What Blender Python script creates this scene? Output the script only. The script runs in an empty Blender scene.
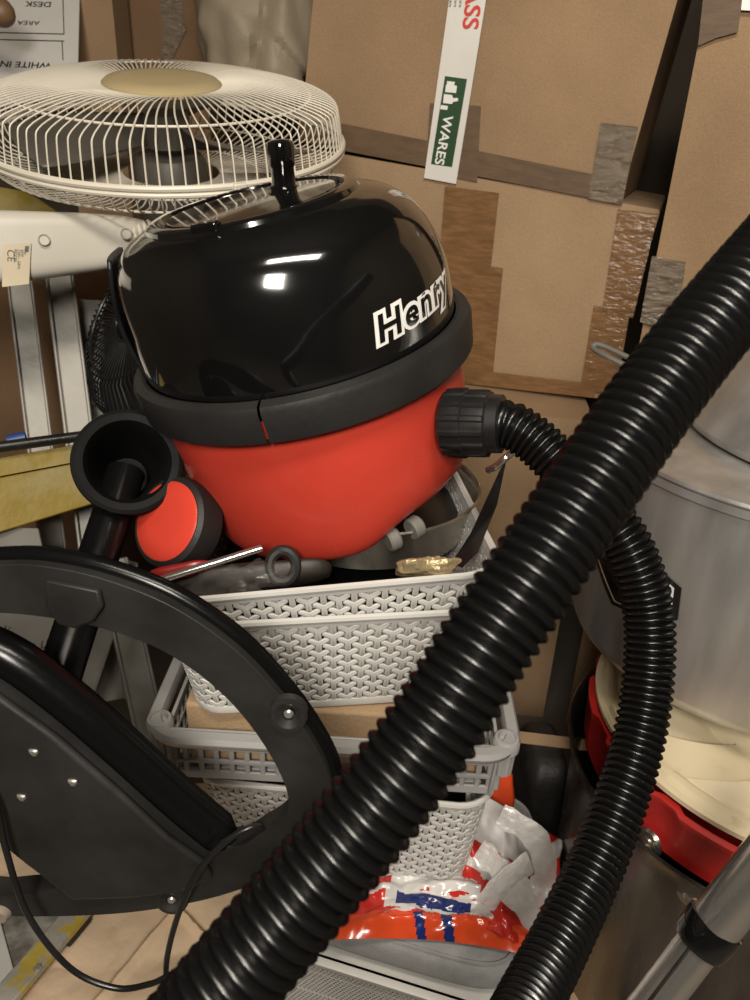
import bpy, math, random
from mathutils import Vector, Matrix, noise, geometry
random.seed(7)
R = math.radians
C = bpy.context.scene.collection
S = bpy.context.scene

# ------------------------------------------------------------------ camera
PITCH, ROLL, F = 26.0, 2.5, 750.0
CAM = Vector((0, 0, 1.0))
RC = Matrix.Rotation(R(90 - PITCH), 3, 'X') @ Matrix.Rotation(R(ROLL), 3, 'Z')
cd = bpy.data.cameras.new('camera')
cam = bpy.data.objects.new('camera', cd)
C.objects.link(cam)
cam.matrix_world = Matrix.Translation(CAM) @ RC.to_4x4()
cd.sensor_fit = 'VERTICAL'
cd.sensor_height = 36
cd.sensor_width = 36
cd.lens = 27
cd.clip_start = 0.02
cd.dof.use_dof = True
cd.dof.focus_distance = 0.68
cd.dof.aperture_fstop = 12.0
S.camera = cam

# ------------------------------------------------------------------ light
w = bpy.data.worlds.new('world')
S.world = w
w.use_nodes = True
w.node_tree.nodes['Background'].inputs[0].default_value = (1.0, 0.9, 0.78, 1)
w.node_tree.nodes['Background'].inputs[1].default_value = 0.025


def area(name, loc, target, sx, sy, power, col):
    l = bpy.data.lights.new(name, 'AREA')
    l.shape = 'RECTANGLE'
    l.size, l.size_y = sx, sy
    l.energy = power
    l.color = col
    o = bpy.data.objects.new(name, l)
    C.objects.link(o)
    o.location = loc
    d = Vector(target) - Vector(loc)
    o.rotation_euler = d.to_track_quat('-Z', 'Y').to_euler()
    return o


area('ceiling_tube_light', (0.10, -0.25, 2.25), (0.05, 0.75, 0.6), 0.9, 0.22, 22, (1.0, 0.90, 0.76))
area('front_fill_light', (-0.10, -0.75, 1.55), (0.0, 0.8, 0.55), 0.30, 0.40, 24, (1.0, 0.93, 0.83))  # frontal fill lamp added to brighten the nearer things, no doorway there

S.view_settings.view_transform = 'Standard'
S.view_settings.look = 'None'
S.view_settings.gamma = 1
S.view_settings.use_curve_mapping = False
S.view_settings.exposure = 0.0


# ------------------------------------------------------------------ projection helpers
def ray(px, py):
    return RC @ Vector(((px - 375) / F, (500 - py) / F, -1.0))


def at(px, py, Z):
    return CAM + ray(px, py) * Z


def atY(px, py, Y):
    r = ray(px, py)
    return CAM + r * (Y / r.y)


def atZ(px, py, z):
    r = ray(px, py)
    return CAM + r * ((z - 1.0) / r.z)


def onplane(px, py, P, n):
    r = ray(px, py)
    return CAM + r * ((P - CAM).dot(n) / r.dot(n))


def cdir(x, y, z):
    return (RC @ Vector((x, y, z))).normalized()


def proj(v):
    q = RC.transposed() @ (Vector(v) - CAM)
    return (375 + F * q.x / -q.z, 500 - F * q.y / -q.z, -q.z)


# ------------------------------------------------------------------ materials
def mat(name, col, rough=0.5, metal=0.0, var=0.12, vscale=8.0, bump=0.0, bscale=60.0, stretch=None,
        col2=None, coat=0.0, rvar=0.0, spec=0.5, detail=4.0, thr=(0.35, 0.7), trans=0.0, alpha=1.0):
    m = bpy.data.materials.new(name)
    m.use_nodes = True
    nt = m.node_tree
    b = nt.nodes['Principled BSDF']
    b.inputs['Roughness'].default_value = rough
    b.inputs['Metallic'].default_value = metal
    b.inputs['Coat Weight'].default_value = coat
    b.inputs['Coat Roughness'].default_value = 0.06
    b.inputs['Specular IOR Level'].default_value = spec
    b.inputs['Transmission Weight'].default_value = trans
    b.inputs['Alpha'].default_value = alpha
    tc = nt.nodes.new('ShaderNodeTexCoord')
    mp = nt.nodes.new('ShaderNodeMapping')
    nt.links.new(tc.outputs['Object'], mp.inputs[0])
    if stretch:
        mp.inputs['Scale'].default_value = stretch
    n = nt.nodes.new('ShaderNodeTexNoise')
    n.inputs['Scale'].default_value = vscale
    n.inputs['Detail'].default_value = detail
    nt.links.new(mp.outputs[0], n.inputs['Vector'])
    rp = nt.nodes.new('ShaderNodeValToRGB')
    c2 = col2 or tuple(min(1, c * (1 + var)) for c in col)
    c1 = col if col2 else tuple(c * (1 - var) for c in col)
    rp.color_ramp.elements[0].position = thr[0]
    rp.color_ramp.elements[1].position = thr[1]
    rp.color_ramp.elements[0].color = (*c1, 1)
    rp.color_ramp.elements[1].color = (*c2, 1)
    nt.links.new(n.outputs['Fac'], rp.inputs[0])
    nt.links.new(rp.outputs[0], b.inputs['Base Color'])
    if rvar:
        mr = nt.nodes.new('ShaderNodeMapRange')
        mr.inputs['From Min'].default_value = 0.3
        mr.inputs['From Max'].default_value = 0.7
        mr.inputs['To Min'].default_value = max(0.02, rough - rvar)
        mr.inputs['To Max'].default_value = rough + rvar
        nt.links.new(n.outputs['Fac'], mr.inputs[0])
        nt.links.new(mr.outputs[0], b.inputs['Roughness'])
    if bump:
        n2 = nt.nodes.new('ShaderNodeTexNoise')
        n2.inputs['Scale'].default_value = bscale
        n2.inputs['Detail'].default_value = 5
        nt.links.new(mp.outputs[0], n2.inputs['Vector'])
        bp = nt.nodes.new('ShaderNodeBump')
        bp.inputs['Strength'].default_value = bump
        bp.inputs['Distance'].default_value = 0.01
        nt.links.new(n2.outputs['Fac'], bp.inputs['Height'])
        nt.links.new(bp.outputs[0], b.inputs['Normal'])
    return m


def dots_mat(name, col, pitch=0.0052, radius=0.31):
    """perforated plastic: round holes are real see-through gaps, rows staggered, in object x/z"""
    m = mat(name, col, 0.4)
    nt = m.node_tree
    b = nt.nodes['Principled BSDF']
    tc = nt.nodes.new('ShaderNodeTexCoord')
    sp = nt.nodes.new('ShaderNodeSeparateXYZ')
    nt.links.new(tc.outputs['UV'], sp.inputs[0])

    def mth(op, a, bb=None):
        k = nt.nodes.new('ShaderNodeMath')
        k.operation = op
        for i, v in enumerate((a, bb)):
            if v is None:
                continue
            if isinstance(v, (int, float)):
                k.inputs[i].default_value = v
            else:
                nt.links.new(v, k.inputs[i])
        return k.outputs[0]
    v = mth('DIVIDE', sp.outputs[1], pitch * 0.8)
    row = mth('FLOOR', v)
    odd = mth('MULTIPLY', mth('MODULO', row, 2.0), 0.5)
    u = mth('ADD', mth('DIVIDE', sp.outputs[0], pitch), odd)
    fu = mth('SUBTRACT', mth('FRACT', u), 0.5)
    fv = mth('MULTIPLY', mth('SUBTRACT', mth('FRACT', v), 0.5), 0.8)
    d = mth('SQRT', mth('ADD', mth('MULTIPLY', fu, fu), mth('MULTIPLY', fv, fv)))
    solid = mth('GREATER_THAN', d, radius)
    band = mth('LESS_THAN', mth('FRACT', mth('DIVIDE', sp.outputs[1], 0.044)), 0.07)
    nt.links.new(mth('MAXIMUM', solid, band), b.inputs['Alpha'])
    return m


def tape_mat(name, col, alpha, rough=0.15, wr=0.5):
    m = mat(name, col, rough, var=0.15, vscale=30, bump=wr, bscale=45, alpha=alpha, coat=0.6 if rough < .3 else 0.0, stretch=(1, 1, 3))
    return m


def cardboard(name, col):
    m = mat(name, col, 0.85, var=0.13, vscale=5, bump=0.12, bscale=260, spec=0.15)
    nt = m.node_tree
    b = nt.nodes['Principled BSDF']
    rp = [n for n in nt.nodes if n.type == 'VALTORGB'][0]
    tc = [n for n in nt.nodes if n.type == 'TEX_COORD'][0]
    n = nt.nodes.new('ShaderNodeTexNoise')
    n.inputs['Scale'].default_value = 600
    n.inputs['Detail'].default_value = 2
    nt.links.new(tc.outputs['Object'], n.inputs['Vector'])
    mr = nt.nodes.new('ShaderNodeMapRange')
    mr.inputs['From Min'].default_value = 0.35
    mr.inputs['From Max'].default_value = 0.65
    mr.inputs['To Min'].default_value = 0.90
    mr.inputs['To Max'].default_value = 1.07
    nt.links.new(n.outputs['Fac'], mr.inputs[0])
    mx = nt.nodes.new('ShaderNodeVectorMath')
    mx.operation = 'SCALE'
    nt.links.new(rp.outputs[0], mx.inputs[0])
    nt.links.new(mr.outputs[0], mx.inputs['Scale'])
    nt.links.new(mx.outputs[0], b.inputs['Base Color'])
    return m


M = {
    'plaster': mat('plaster', (0.10, 0.08, 0.06), 0.9, bump=0.3, bscale=30),
    'white_wall': mat('white_wall', (0.13, 0.12, 0.105), 0.9, bump=0.1, bscale=30),
    'concrete': mat('concrete', (0.12, 0.10, 0.08), 0.9, bump=0.3, bscale=30),
    'card_light': cardboard('card_light', (0.37, 0.255, 0.152)),
    'card_mid': cardboard('card_mid', (0.325, 0.217, 0.127)),
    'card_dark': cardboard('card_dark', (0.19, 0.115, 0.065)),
    'kraft': mat('kraft', (0.74, 0.56, 0.38), 0.75, var=0.1, vscale=4, bump=0.8, bscale=12, spec=0.2),
    'tape_brown': tape_mat('tape_brown', (0.27, 0.145, 0.065), 0.78, 0.15, 0.35),
    'tape_dull': tape_mat('tape_dull', (0.15, 0.092, 0.05), 0.85, 0.6, 0.1),
    'tape_clear': tape_mat('tape_clear', (0.22, 0.17, 0.12), 0.72, 0.10, 0.8),
    'paper_white': mat('paper_white', (0.66, 0.64, 0.60), 0.7, var=0.05, bump=0.1, bscale=20),
    'label_white': mat('label_white', (0.74, 0.72, 0.68), 0.35, var=0.04, bump=0.05, bscale=20),
    'ink_black': mat('ink_black', (0.015, 0.014, 0.014), 0.6),
    'ink_grey': mat('ink_grey', (0.10, 0.095, 0.09), 0.6),
    'ink_red': mat('ink_red', (0.62, 0.05, 0.03), 0.5),
    'ink_green': mat('ink_green', (0.02, 0.065, 0.025), 0.45),
    'gloss_black': mat('gloss_black', (0.005, 0.005, 0.005), 0.10, var=0.3, coat=1.0, rvar=0.03),
    'satin_black': mat('satin_black', (0.011, 0.011, 0.011), 0.30, var=0.3, vscale=25, rvar=0.08),
    'hose_black': mat('hose_black', (0.0045, 0.0045, 0.0045), 0.25, spec=0.36, var=0.2, vscale=25),
    'rubber': mat('rubber', (0.016, 0.0155, 0.015), 0.52, spec=0.35, var=0.25, vscale=20, bump=0.05, bscale=150),
    'base_black': mat('base_black', (0.020, 0.0195, 0.019), 0.48, spec=0.4, var=0.35, vscale=14, bump=0.08, bscale=60, rvar=0.1),
    'red_plastic': mat('red_plastic', (0.60, 0.055, 0.033), 0.26, var=0.08, vscale=7, rvar=0.08, bump=0.03, bscale=15),
    'red_dark': mat('red_dark', (0.40, 0.018, 0.015), 0.30, var=0.1),
    'red_deep': mat('red_deep', (0.22, 0.012, 0.010), 0.3, var=0.1),
    'decal_white': mat('decal_white', (0.85, 0.84, 0.81), 0.3, var=0.02),
    'cream_fan': mat('cream_fan', (0.68, 0.63, 0.53), 0.40, var=0.06),
    'cream_cap': mat('cream_cap', (0.45, 0.36, 0.20), 0.35, var=0.05),
    'cream_col': mat('cream_col', (0.55, 0.52, 0.45), 0.40, var=0.06),
    'matte_black': mat('matte_black', (0.007, 0.007, 0.007), 0.55, spec=0.12, var=0.3, vscale=20),
    'motor_shaded': mat('motor_shaded', (0.10, 0.09, 0.075), 0.5),  # motor darkened in colour to stand for shade inside the cage
    'blade': mat('blade', (0.10, 0.09, 0.075), 0.4, var=0.1),
    'grey_basket': mat('grey_basket', (0.60, 0.59, 0.56), 0.42, var=0.04),
    'grey_tray': mat('grey_tray', (0.33, 0.325, 0.315), 0.38, var=0.06),
    'white_plastic': mat('white_plastic', (0.66, 0.65, 0.61), 0.4, var=0.04),
    'white_perf': dots_mat('white_perf', (0.66, 0.65, 0.61)),
    'grey_fabric': mat('grey_fabric', (0.36, 0.36, 0.36), 0.85, var=0.1, vscale=60, bump=0.25, bscale=500, spec=0.2),
    'bag_red': mat('bag_red', (0.60, 0.032, 0.022), 0.22, var=0.2, vscale=20, coat=0.4),
    'bag_orange': mat('bag_orange', (0.72, 0.075, 0.02), 0.22, var=0.2, vscale=20, coat=0.6),
    'bag_blue': mat('bag_blue', (0.014, 0.028, 0.15), 0.2, var=0.2, vscale=20, coat=0.6),
    'bag_white': mat('bag_white', (0.68, 0.66, 0.64), 0.22, var=0.12, vscale=25, coat=0.4),
    'alu': mat('alu', (0.60, 0.59, 0.57), 0.36, 0.78, var=0.16, vscale=5, stretch=(6, 6, 1.2), rvar=0.08, bump=0.03, bscale=90),
    'alu_rail': mat('alu_rail', (0.27, 0.26, 0.235), 0.5, 0.35, var=0.25, vscale=14, col2=None, rvar=0.1, bump=0.05, bscale=80),
    'alu_dirty': mat('alu_dirty', (0.20, 0.185, 0.155), 0.6, 0.4, vscale=26, col2=(0.46, 0.44, 0.40), bump=0.3, bscale=60, thr=(0.4, 0.6)),
    'steel': mat('steel', (0.52, 0.48, 0.42), 0.24, 0.95, var=0.12, vscale=6, rvar=0.07),
    'steel_dark': mat('steel_dark', (0.26, 0.24, 0.215), 0.24, 0.95, var=0.35, vscale=5, stretch=(5, 5, 1), rvar=0.1),
    'chrome': mat('chrome', (0.80, 0.77, 0.71), 0.16, 0.92, var=0.05, rvar=0.03),
    'yellow': mat('yellow', (0.23, 0.16, 0.016), 0.6, vscale=16, col2=(0.27, 0.23, 0.11), bump=0.3, bscale=40, thr=(0.5, 0.75)),
    'yellow_dirty': mat('yellow_dirty', (0.48, 0.36, 0.06), 0.6, vscale=34, col2=(0.36, 0.34, 0.29), bump=0.3, bscale=50, thr=(0.42, 0.5)),
    'cream_dish': mat('cream_dish', (0.56, 0.47, 0.30), 0.45, vscale=70, col2=(0.60, 0.51, 0.34), thr=(0.3, 0.4)),
    'cloth_beige': mat('cloth_beige', (0.34, 0.28, 0.20), 0.55, var=0.12, vscale=9, bump=0.35, bscale=22),
    'wood': mat('wood', (0.20, 0.115, 0.06), 0.5, var=0.2),
    'vinyl_grey': mat('vinyl_grey', (0.045, 0.042, 0.040), 0.55, var=0.5, vscale=7, bump=0.3, bscale=60),
    'panel_grey': mat('panel_grey', (0.15, 0.14, 0.125), 0.6, var=0.3, vscale=6),
    'film': mat('film', (0.22, 0.20, 0.18), 0.10, var=0.1, bump=1.0, bscale=75, alpha=0.10, coat=1.0),
    'film_milky': mat('film_milky', (0.66, 0.64, 0.62), 0.2, var=0.1, bump=0.9, bscale=40, alpha=0.55, coat=0.6),
    'blue': mat('blue', (0.02, 0.06, 0.22), 0.4),
    'screw': mat('screw', (0.55, 0.53, 0.48), 0.35, 0.8),
    'pink': mat('pink', (0.35, 0.03, 0.08), 0.4),
}


def dull_gloss(name, col, fac, rough):
    m = bpy.data.materials.new(name)
    m.use_nodes = True
    nt = m.node_tree
    nt.nodes.remove(nt.nodes['Principled BSDF'])
    d = nt.nodes.new('ShaderNodeBsdfDiffuse')
    d.inputs['Color'].default_value = (*col, 1)
    g = nt.nodes.new('ShaderNodeBsdfGlossy')
    g.inputs['Color'].default_value = (1, 1, 1, 1)
    g.inputs['Roughness'].default_value = rough
    n = nt.nodes.new('ShaderNodeTexNoise')
    n.inputs['Scale'].default_value = 40
    mr = nt.nodes.new('ShaderNodeMapRange')
    mr.inputs['To Min'].default_value = rough * .8
    mr.inputs['To Max'].default_value = rough * 1.25
    nt.links.new(n.outputs['Fac'], mr.inputs[0])
    nt.links.new(mr.outputs[0], g.inputs['Roughness'])
    x = nt.nodes.new('ShaderNodeMixShader')
    x.inputs[0].default_value = fac
    nt.links.new(d.outputs[0], x.inputs[1])
    nt.links.new(g.outputs[0], x.inputs[2])
    nt.links.new(x.outputs[0], nt.nodes['Material Output'].inputs[0])
    return m


M['hose_black'] = dull_gloss('hose_black', (.004, .004, .004), .050, .27)
M['deep_black'] = dull_gloss('deep_black', (.004, .004, .004), .022, .22)


# ------------------------------------------------------------------ mesh builder
class MB:
    def __init__(s):
        s.v, s.f, s.mi = [], [], []
        s.uv = None

    def add(s, vs, fs, mi=0):
        k = len(s.v)
        s.v += [Vector(q) for q in vs]
        s.f += [tuple(i + k for i in f) for f in fs]
        s.mi += [mi] * len(fs)
        return s

    def prism(s, poly, off, mi=0):
        """poly: world points; off: extrusion vector"""
        n = len(poly)
        vs = [Vector(p) for p in poly] + [Vector(p) + off for p in poly]
        tri = geometry.tessellate_polygon([[Vector(p) for p in poly]])
        fs = [tuple(t) for t in tri] + [tuple(i + n for i in reversed(t)) for t in tri]
        fs += [(i, (i + 1) % n, (i + 1) % n + n, i + n) for i in range(n)]
        return s.add(vs, fs, mi)

    def holed(s, outer, holes, off):
        import bmesh as _b
        bm = _b.new()
        loops = [[Vector(p) for p in outer]] + [[Vector(p) for p in h] for h in holes]
        es, sizes = [], []
        for l in loops:
            vv = [bm.verts.new(p) for p in l]
            es += [bm.edges.new((vv[i], vv[(i + 1) % len(vv)])) for i in range(len(vv))]
            sizes.append(len(l))
        bm.verts.index_update()
        _b.ops.triangle_fill(bm, use_beauty=True, edges=es)
        flat = [v.co.copy() for v in bm.verts]
        tri = [tuple(v.index for v in f.verts) for f in bm.faces]
        bm.free()
        n = len(flat)
        fs = [tuple(t) for t in tri] + [tuple(i + n for i in reversed(t)) for t in tri]
        k = 0
        for m in sizes:
            fs += [(k + i, k + (i + 1) % m, k + (i + 1) % m + n, k + i + n) for i in range(m)]
            k += m
        return s.add(flat + [p + off for p in flat], fs)

    def box(s, c, u, v, wv, mi=0):
        """centre and three half-axis vectors"""
        c, u, v, wv = map(Vector, (c, u, v, wv))
        vs = [c + a * u + b * v + d * wv for d in (-1, 1) for b in (-1, 1) for a in (-1, 1)]
        fs = [(0, 2, 3, 1), (4, 5, 7, 6), (0, 1, 5, 4), (2, 6, 7, 3), (0, 4, 6, 2), (1, 3, 7, 5)]
        return s.add(vs, fs, mi)

    def lathe(s, prof, P, n, e1, e2, seg=64, a0=0.0, a1=2 * math.pi, mi=0, mod=None):
        """prof: (r, h) list; axis n through P"""
        full = abs(a1 - a0 - 2 * math.pi) < 1e-6
        cnt = seg if full else seg + 1
        vs = []
        for r, h in prof:
            for i in range(cnt):
                a = a0 + (a1 - a0) * i / seg
                rr, hh = (r, h) if mod is None else mod(r, h, a)
                vs.append(P + n * hh + (e1 * math.sin(a) + e2 * math.cos(a)) * rr)
        fs = []
        for j in range(len(prof) - 1):
            for i in range(seg):
                i2 = (i + 1) % cnt
                fs.append((j * cnt + i, j * cnt + i2, (j + 1) * cnt + i2, (j + 1) * cnt + i))
        return s.add(vs, fs, mi)

    def tube(s, pts, rad, seg=12, closed=False, caps=True, mi=0, flat=1.0, up=None):
        pts = [Vector(p) for p in pts]
        n = len(pts)
        T = []
        for i in range(n):
            a = pts[(i - 1) % n] if closed or i > 0 else pts[0]
            b = pts[(i + 1) % n] if closed or i < n - 1 else pts[-1]
            T.append((b - a).normalized())
        x = up.copy() if up else T[0].orthogonal()
        vs = []
        for i in range(n):
            x = (x - T[i] * x.dot(T[i])).normalized()
            y = T[i].cross(x)
            r = rad(i) if callable(rad) else rad
            for k in range(seg):
                a = 2 * math.pi * k / seg
                vs.append(pts[i] + (x * math.cos(a) + y * math.sin(a) * flat) * r)
        fs = []
        for i in range(n if closed else n - 1):
            j = (i + 1) % n
            for k in range(seg):
                k2 = (k + 1) % seg
                fs.append((i * seg + k, i * seg + k2, j * seg + k2, j * seg + k))
        if caps and not closed:
            fs.append(tuple(reversed(range(seg))))
            fs.append(tuple((n - 1) * seg + k for k in range(seg)))
        return s.add(vs, fs, mi)

    def grid(s, fn, nu, nv, mi=0, wrap_u=False):
        vs = [fn(i / nu, j / nv) for j in range(nv + 1) for i in range(nu + (0 if wrap_u else 1))]
        c = nu if wrap_u else nu + 1
        fs, mis = [], []
        for j in range(nv):
            for i in range(nu):
                i2 = (i + 1) % c
                fs.append((j * c + i, j * c + i2, (j + 1) * c + i2, (j + 1) * c + i))
                mis.append(mi((i + .5) / nu, (j + .5) / nv) if callable(mi) else mi)
        k = len(s.mi)
        s.add(vs, fs, 0)
        s.mi[k:] = mis
        return s


BASE = {}


def link(name, mb, mats, loc, parent=None, smooth=35, bevel=0.0, solid=0.0, bseg=2, subsurf=0):
    me = bpy.data.meshes.new(name)
    me.from_pydata([tuple(v - loc) for v in mb.v], [], mb.f)
    for m in (mats if isinstance(mats, (list, tuple)) else [mats]):
        me.materials.append(M[m] if isinstance(m, str) else m)
    me.polygons.foreach_set('material_index', mb.mi)
    if mb.uv:
        ul = me.uv_layers.new(name='UVMap')
        for li, lp in enumerate(me.loops):
            ul.data[li].uv = mb.uv[lp.vertex_index]
    me.validate()
    me.update()
    import bmesh as _b
    bm = _b.new()
    bm.from_mesh(me)
    _b.ops.recalc_face_normals(bm, faces=bm.faces)
    bm.to_mesh(me)
    bm.free()
    if smooth:
        me.shade_smooth()
        me.set_sharp_from_angle(angle=R(smooth))
    o = bpy.data.objects.new(name, me)
    C.objects.link(o)
    if parent:
        o.parent = parent
    else:
        o.location = loc
    if bevel:
        b = o.modifiers.new('bevel', 'BEVEL')
        b.width = bevel
        b.segments = bseg
        b.limit_method = 'ANGLE'
        b.angle_limit = R(40)
    if subsurf:
        b = o.modifiers.new('subsurf', 'SUBSURF')
        b.levels = b.render_levels = subsurf
    if solid:
        b = o.modifiers.new('solid', 'SOLIDIFY')
        b.thickness = solid
        b.offset = -1
    BASE[o.name] = loc
    return o


def tag(o, label, cat, group=None):
    o['label'] = label
    o['category'] = cat
    if group:
        o['group'] = group
    return o


def thing(name, loc, label, cat, group=None):
    o = bpy.data.objects.new(name, None)
    o.empty_display_size = 0.05
    C.objects.link(o)
    o.location = loc
    BASE[o.name] = Vector(loc)
    return tag(o, label, cat, group)


def part(name, mb, mats, parent, label=None, **k):
    o = link(name, mb, mats, BASE[parent.name], parent, **k)
    if label:
        o['label'] = label
    return o


def solo(name, mb, mats, label, cat, group=None, **k):
    lo = Vector((min(v.x for v in mb.v), min(v.y for v in mb.v), min(v.z for v in mb.v)))
    hi = Vector((max(v.x for v in mb.v), max(v.y for v in mb.v), max(v.z for v in mb.v)))
    o = link(name, mb, mats, Vector(((lo.x + hi.x) / 2, (lo.y + hi.y) / 2, lo.z)), **k)
    return tag(o, label, cat, group)


def structure(name, mb, mats):
    o = link(name, mb, mats, Vector((0, 0, 0)), smooth=0)
    o['kind'] = 'structure'
    return o


def spline(pts, n=12, closed=False):
    pts = [Vector(p) for p in pts]
    out = []
    m = len(pts)
    rng = range(m if closed else m - 1)
    for i in rng:
        if closed:
            p0, p1, p2, p3 = pts[i - 1], pts[i], pts[(i + 1) % m], pts[(i + 2) % m]
        else:
            p0, p1, p2, p3 = pts[max(i - 1, 0)], pts[i], pts[i + 1], pts[min(i + 2, m - 1)]
        for k in range(n):
            t = k / n
            out.append(0.5 * ((2 * p1) + (p2 - p0) * t + (2 * p0 - 5 * p1 + 4 * p2 - p3) * t * t + (3 * p1 - p0 - 3 * p2 + p3) * t ** 3))
    if not closed:
        out.append(pts[-1])
    return out


def resample(pts, step):
    out = [pts[0].copy()]
    acc = 0.0
    for a, b in zip(pts, pts[1:]):
        d = (b - a).length
        while acc + d >= step:
            t = (step - acc) / d
            a = a.lerp(b, t)
            out.append(a.copy())
            d = (b - a).length
            acc = 0.0
        acc += d
    return out


def text2d(body, size, offset=0.0, shear=0.0, spacing=1.0, fine=0):
    cu = bpy.data.curves.new('txt', 'FONT')
    cu.body = body
    cu.size = size
    cu.offset = offset
    cu.shear = shear
    cu.space_character = spacing
    cu.align_x = 'LEFT'
    cu.resolution_u = 4
    o = bpy.data.objects.new('txt', cu)
    C.objects.link(o)
    dg = bpy.context.evaluated_depsgraph_get()
    dg.update()
    me = bpy.data.meshes.new_from_object(o.evaluated_get(dg))
    if fine:
        import bmesh as _b
        bm = _b.new()
        bm.from_mesh(me)
        x = min(v.co.x for v in bm.verts)
        xe = max(v.co.x for v in bm.verts)
        while x < xe:
            x += fine
            _b.ops.bisect_plane(bm, geom=bm.verts[:] + bm.edges[:] + bm.faces[:], plane_co=(x, 0, 0), plane_no=(1, 0, 0))
        bm.to_mesh(me)
        bm.free()
    vs = [(v.co.x, v.co.y) for v in me.vertices]
    fs = [tuple(p.vertices) for p in me.polygons]
    bpy.data.objects.remove(o)
    bpy.data.curves.remove(cu)
    bpy.data.meshes.remove(me)
    return vs, fs


UP = Vector((0, 0, 1))
X = Vector((1, 0, 0))
Y = Vector((0, 1, 0))


class Frame:
    """a flat face: point, outward normal (towards the viewer)"""
    def __init__(s, P, n):
        s.P, s.n = Vector(P), Vector(n).normalized()

    def p(s, px, py, off=0.0):
        return onplane(px, py, s.P + s.n * off, s.n)

    def decal(s, mb, pix, off, th=0.0004, mi=0):
        mb.prism([s.p(x, y, off) for x, y in pix], s.n * -th, mi)
        return mb

    def text(s, mb, body, o, to, size, off, toffset=0.0, mi=0, shear=0.0, spacing=1.0):
        vs, fs = text2d(body, size, toffset, shear, spacing)
        O = s.p(*o, off)
        x = (s.p(*to, off) - O).normalized()
        y = s.n.cross(x)
        mb.add([O + x * a + y * b for a, b in vs], fs, mi)
        return mb


# ------------------------------------------------------------------ the room
def slab(a, b):
    mb = MB()
    c = (Vector(a) + Vector(b)) / 2
    h = (Vector(b) - Vector(a)) / 2
    mb.box(c, (h.x, 0, 0), (0, h.y, 0), (0, 0, h.z))
    return mb


structure('floor', slab((-1.5, -1.6, -0.05), (1.3, 2.3, 0)), 'concrete')
structure('wall_back', slab((-1.5, 2.3, 0), (1.3, 2.4, 2.5)), 'plaster')
structure('wall_left', slab((-1.6, -1.6, 0), (-1.5, 2.3, 2.5)), 'plaster')
structure('wall_right', slab((1.3, -1.6, 0), (1.4, 2.3, 2.5)), 'plaster')
structure('wall_front', slab((-1.5, -1.7, 0), (1.3, -1.6, 2.5)), 'white_wall')
structure('ceiling', slab((-1.5, -1.6, 2.5), (1.3, 2.3, 2.55)), 'white_wall')


# ------------------------------------------------------------------ cardboard boxes
def box_frame(BL, BR, h, d, upv=None):
    u = (BR - BL)
    L = u.length
    u = u / L
    up = (UP - u * UP.dot(u)).normalized() if upv is None else upv
    back = up.cross(u).normalized()
    return u, up, back, L


def make_box(name, BL, BR, h, d, m, label, group=None, topdown=False, sag=0.0, cat='cardboard box'):
    u, up, back, L = box_frame(BL, BR, h, d)
    if topdown:
        BL = BL - up * h
    t = thing(name, BL + u * (L / 2) + back * (d / 2), label, cat, group)
    # body with slightly soft, dented faces
    mb = MB()
    nu, nv, nd = 14, 10, 8

    def face(o, a, b, na, nb, n):
        def fn(s_, t_):
            p = o + a * s_ + b * t_
            e = min(1, 6 * min(s_, 1 - s_)) * min(1, 6 * min(t_, 1 - t_))
            return p + n * (e * 0.0035 * noise.noise(p * 7.0))
        mb.grid(fn, na, nb)
    U, V, W = u * L, up * h, back * d
    face(BL, U, V, nu, nv, -back)
    face(BL + W, U, V, nu, nv, back)
    face(BL, W, V, nd, nv, -u)
    face(BL + U, W, V, nd, nv, u)
    face(BL, U, W, nu, nd, -up)
    face(BL + V, U, W, nu, nd, up)
    part('carton', mb, m, t, smooth=30)
    # closed flaps with the seam on top
    fl = MB()
    for k in (0, 1):
        fl.box(BL + V + U * 0.5 + W * (0.2485 + 0.503 * k) + up * 0.0015, U * 0.497, W * 0.2465, up * 0.0015)
    part('top_flap', fl, m, t, smooth=0)
    return t, Frame(BL, -back), u, up, back


BOXG = 'cardboard boxes stacked along the back'
# middle box, drawn from its tilted top edge
TL, TR = at(300, 149, 1.27), at(660, 212, 1.12)
bB, fB, uB, upB, bkB = make_box('cardboard_box', TL, TR, 0.300, 0.40, 'card_light',
    'light brown cardboard box with shiny brown tape strips, directly behind the black vacuum dome', BOXG, topdown=True)
tp = MB()
fB.decal(tp, [(445, 186), (499, 193), (478, 385), (430, 378)], 0.0045)
fB.decal(tp, [(452, 262), (503, 268), (492, 384), (443, 378)], 0.005)
fB.decal(tp, [(618, 209), (658, 214), (633, 318), (602, 312)], 0.0045)
fB.decal(tp, [(594, 305), (630, 312), (616, 394), (580, 390)], 0.0045)
fB.decal(tp, [(440, 366), (598, 384), (594, 398), (440, 381)], 0.0055)
part('tape', tp, 'tape_brown', bB, 'shiny brown packing tape', smooth=0)
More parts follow.
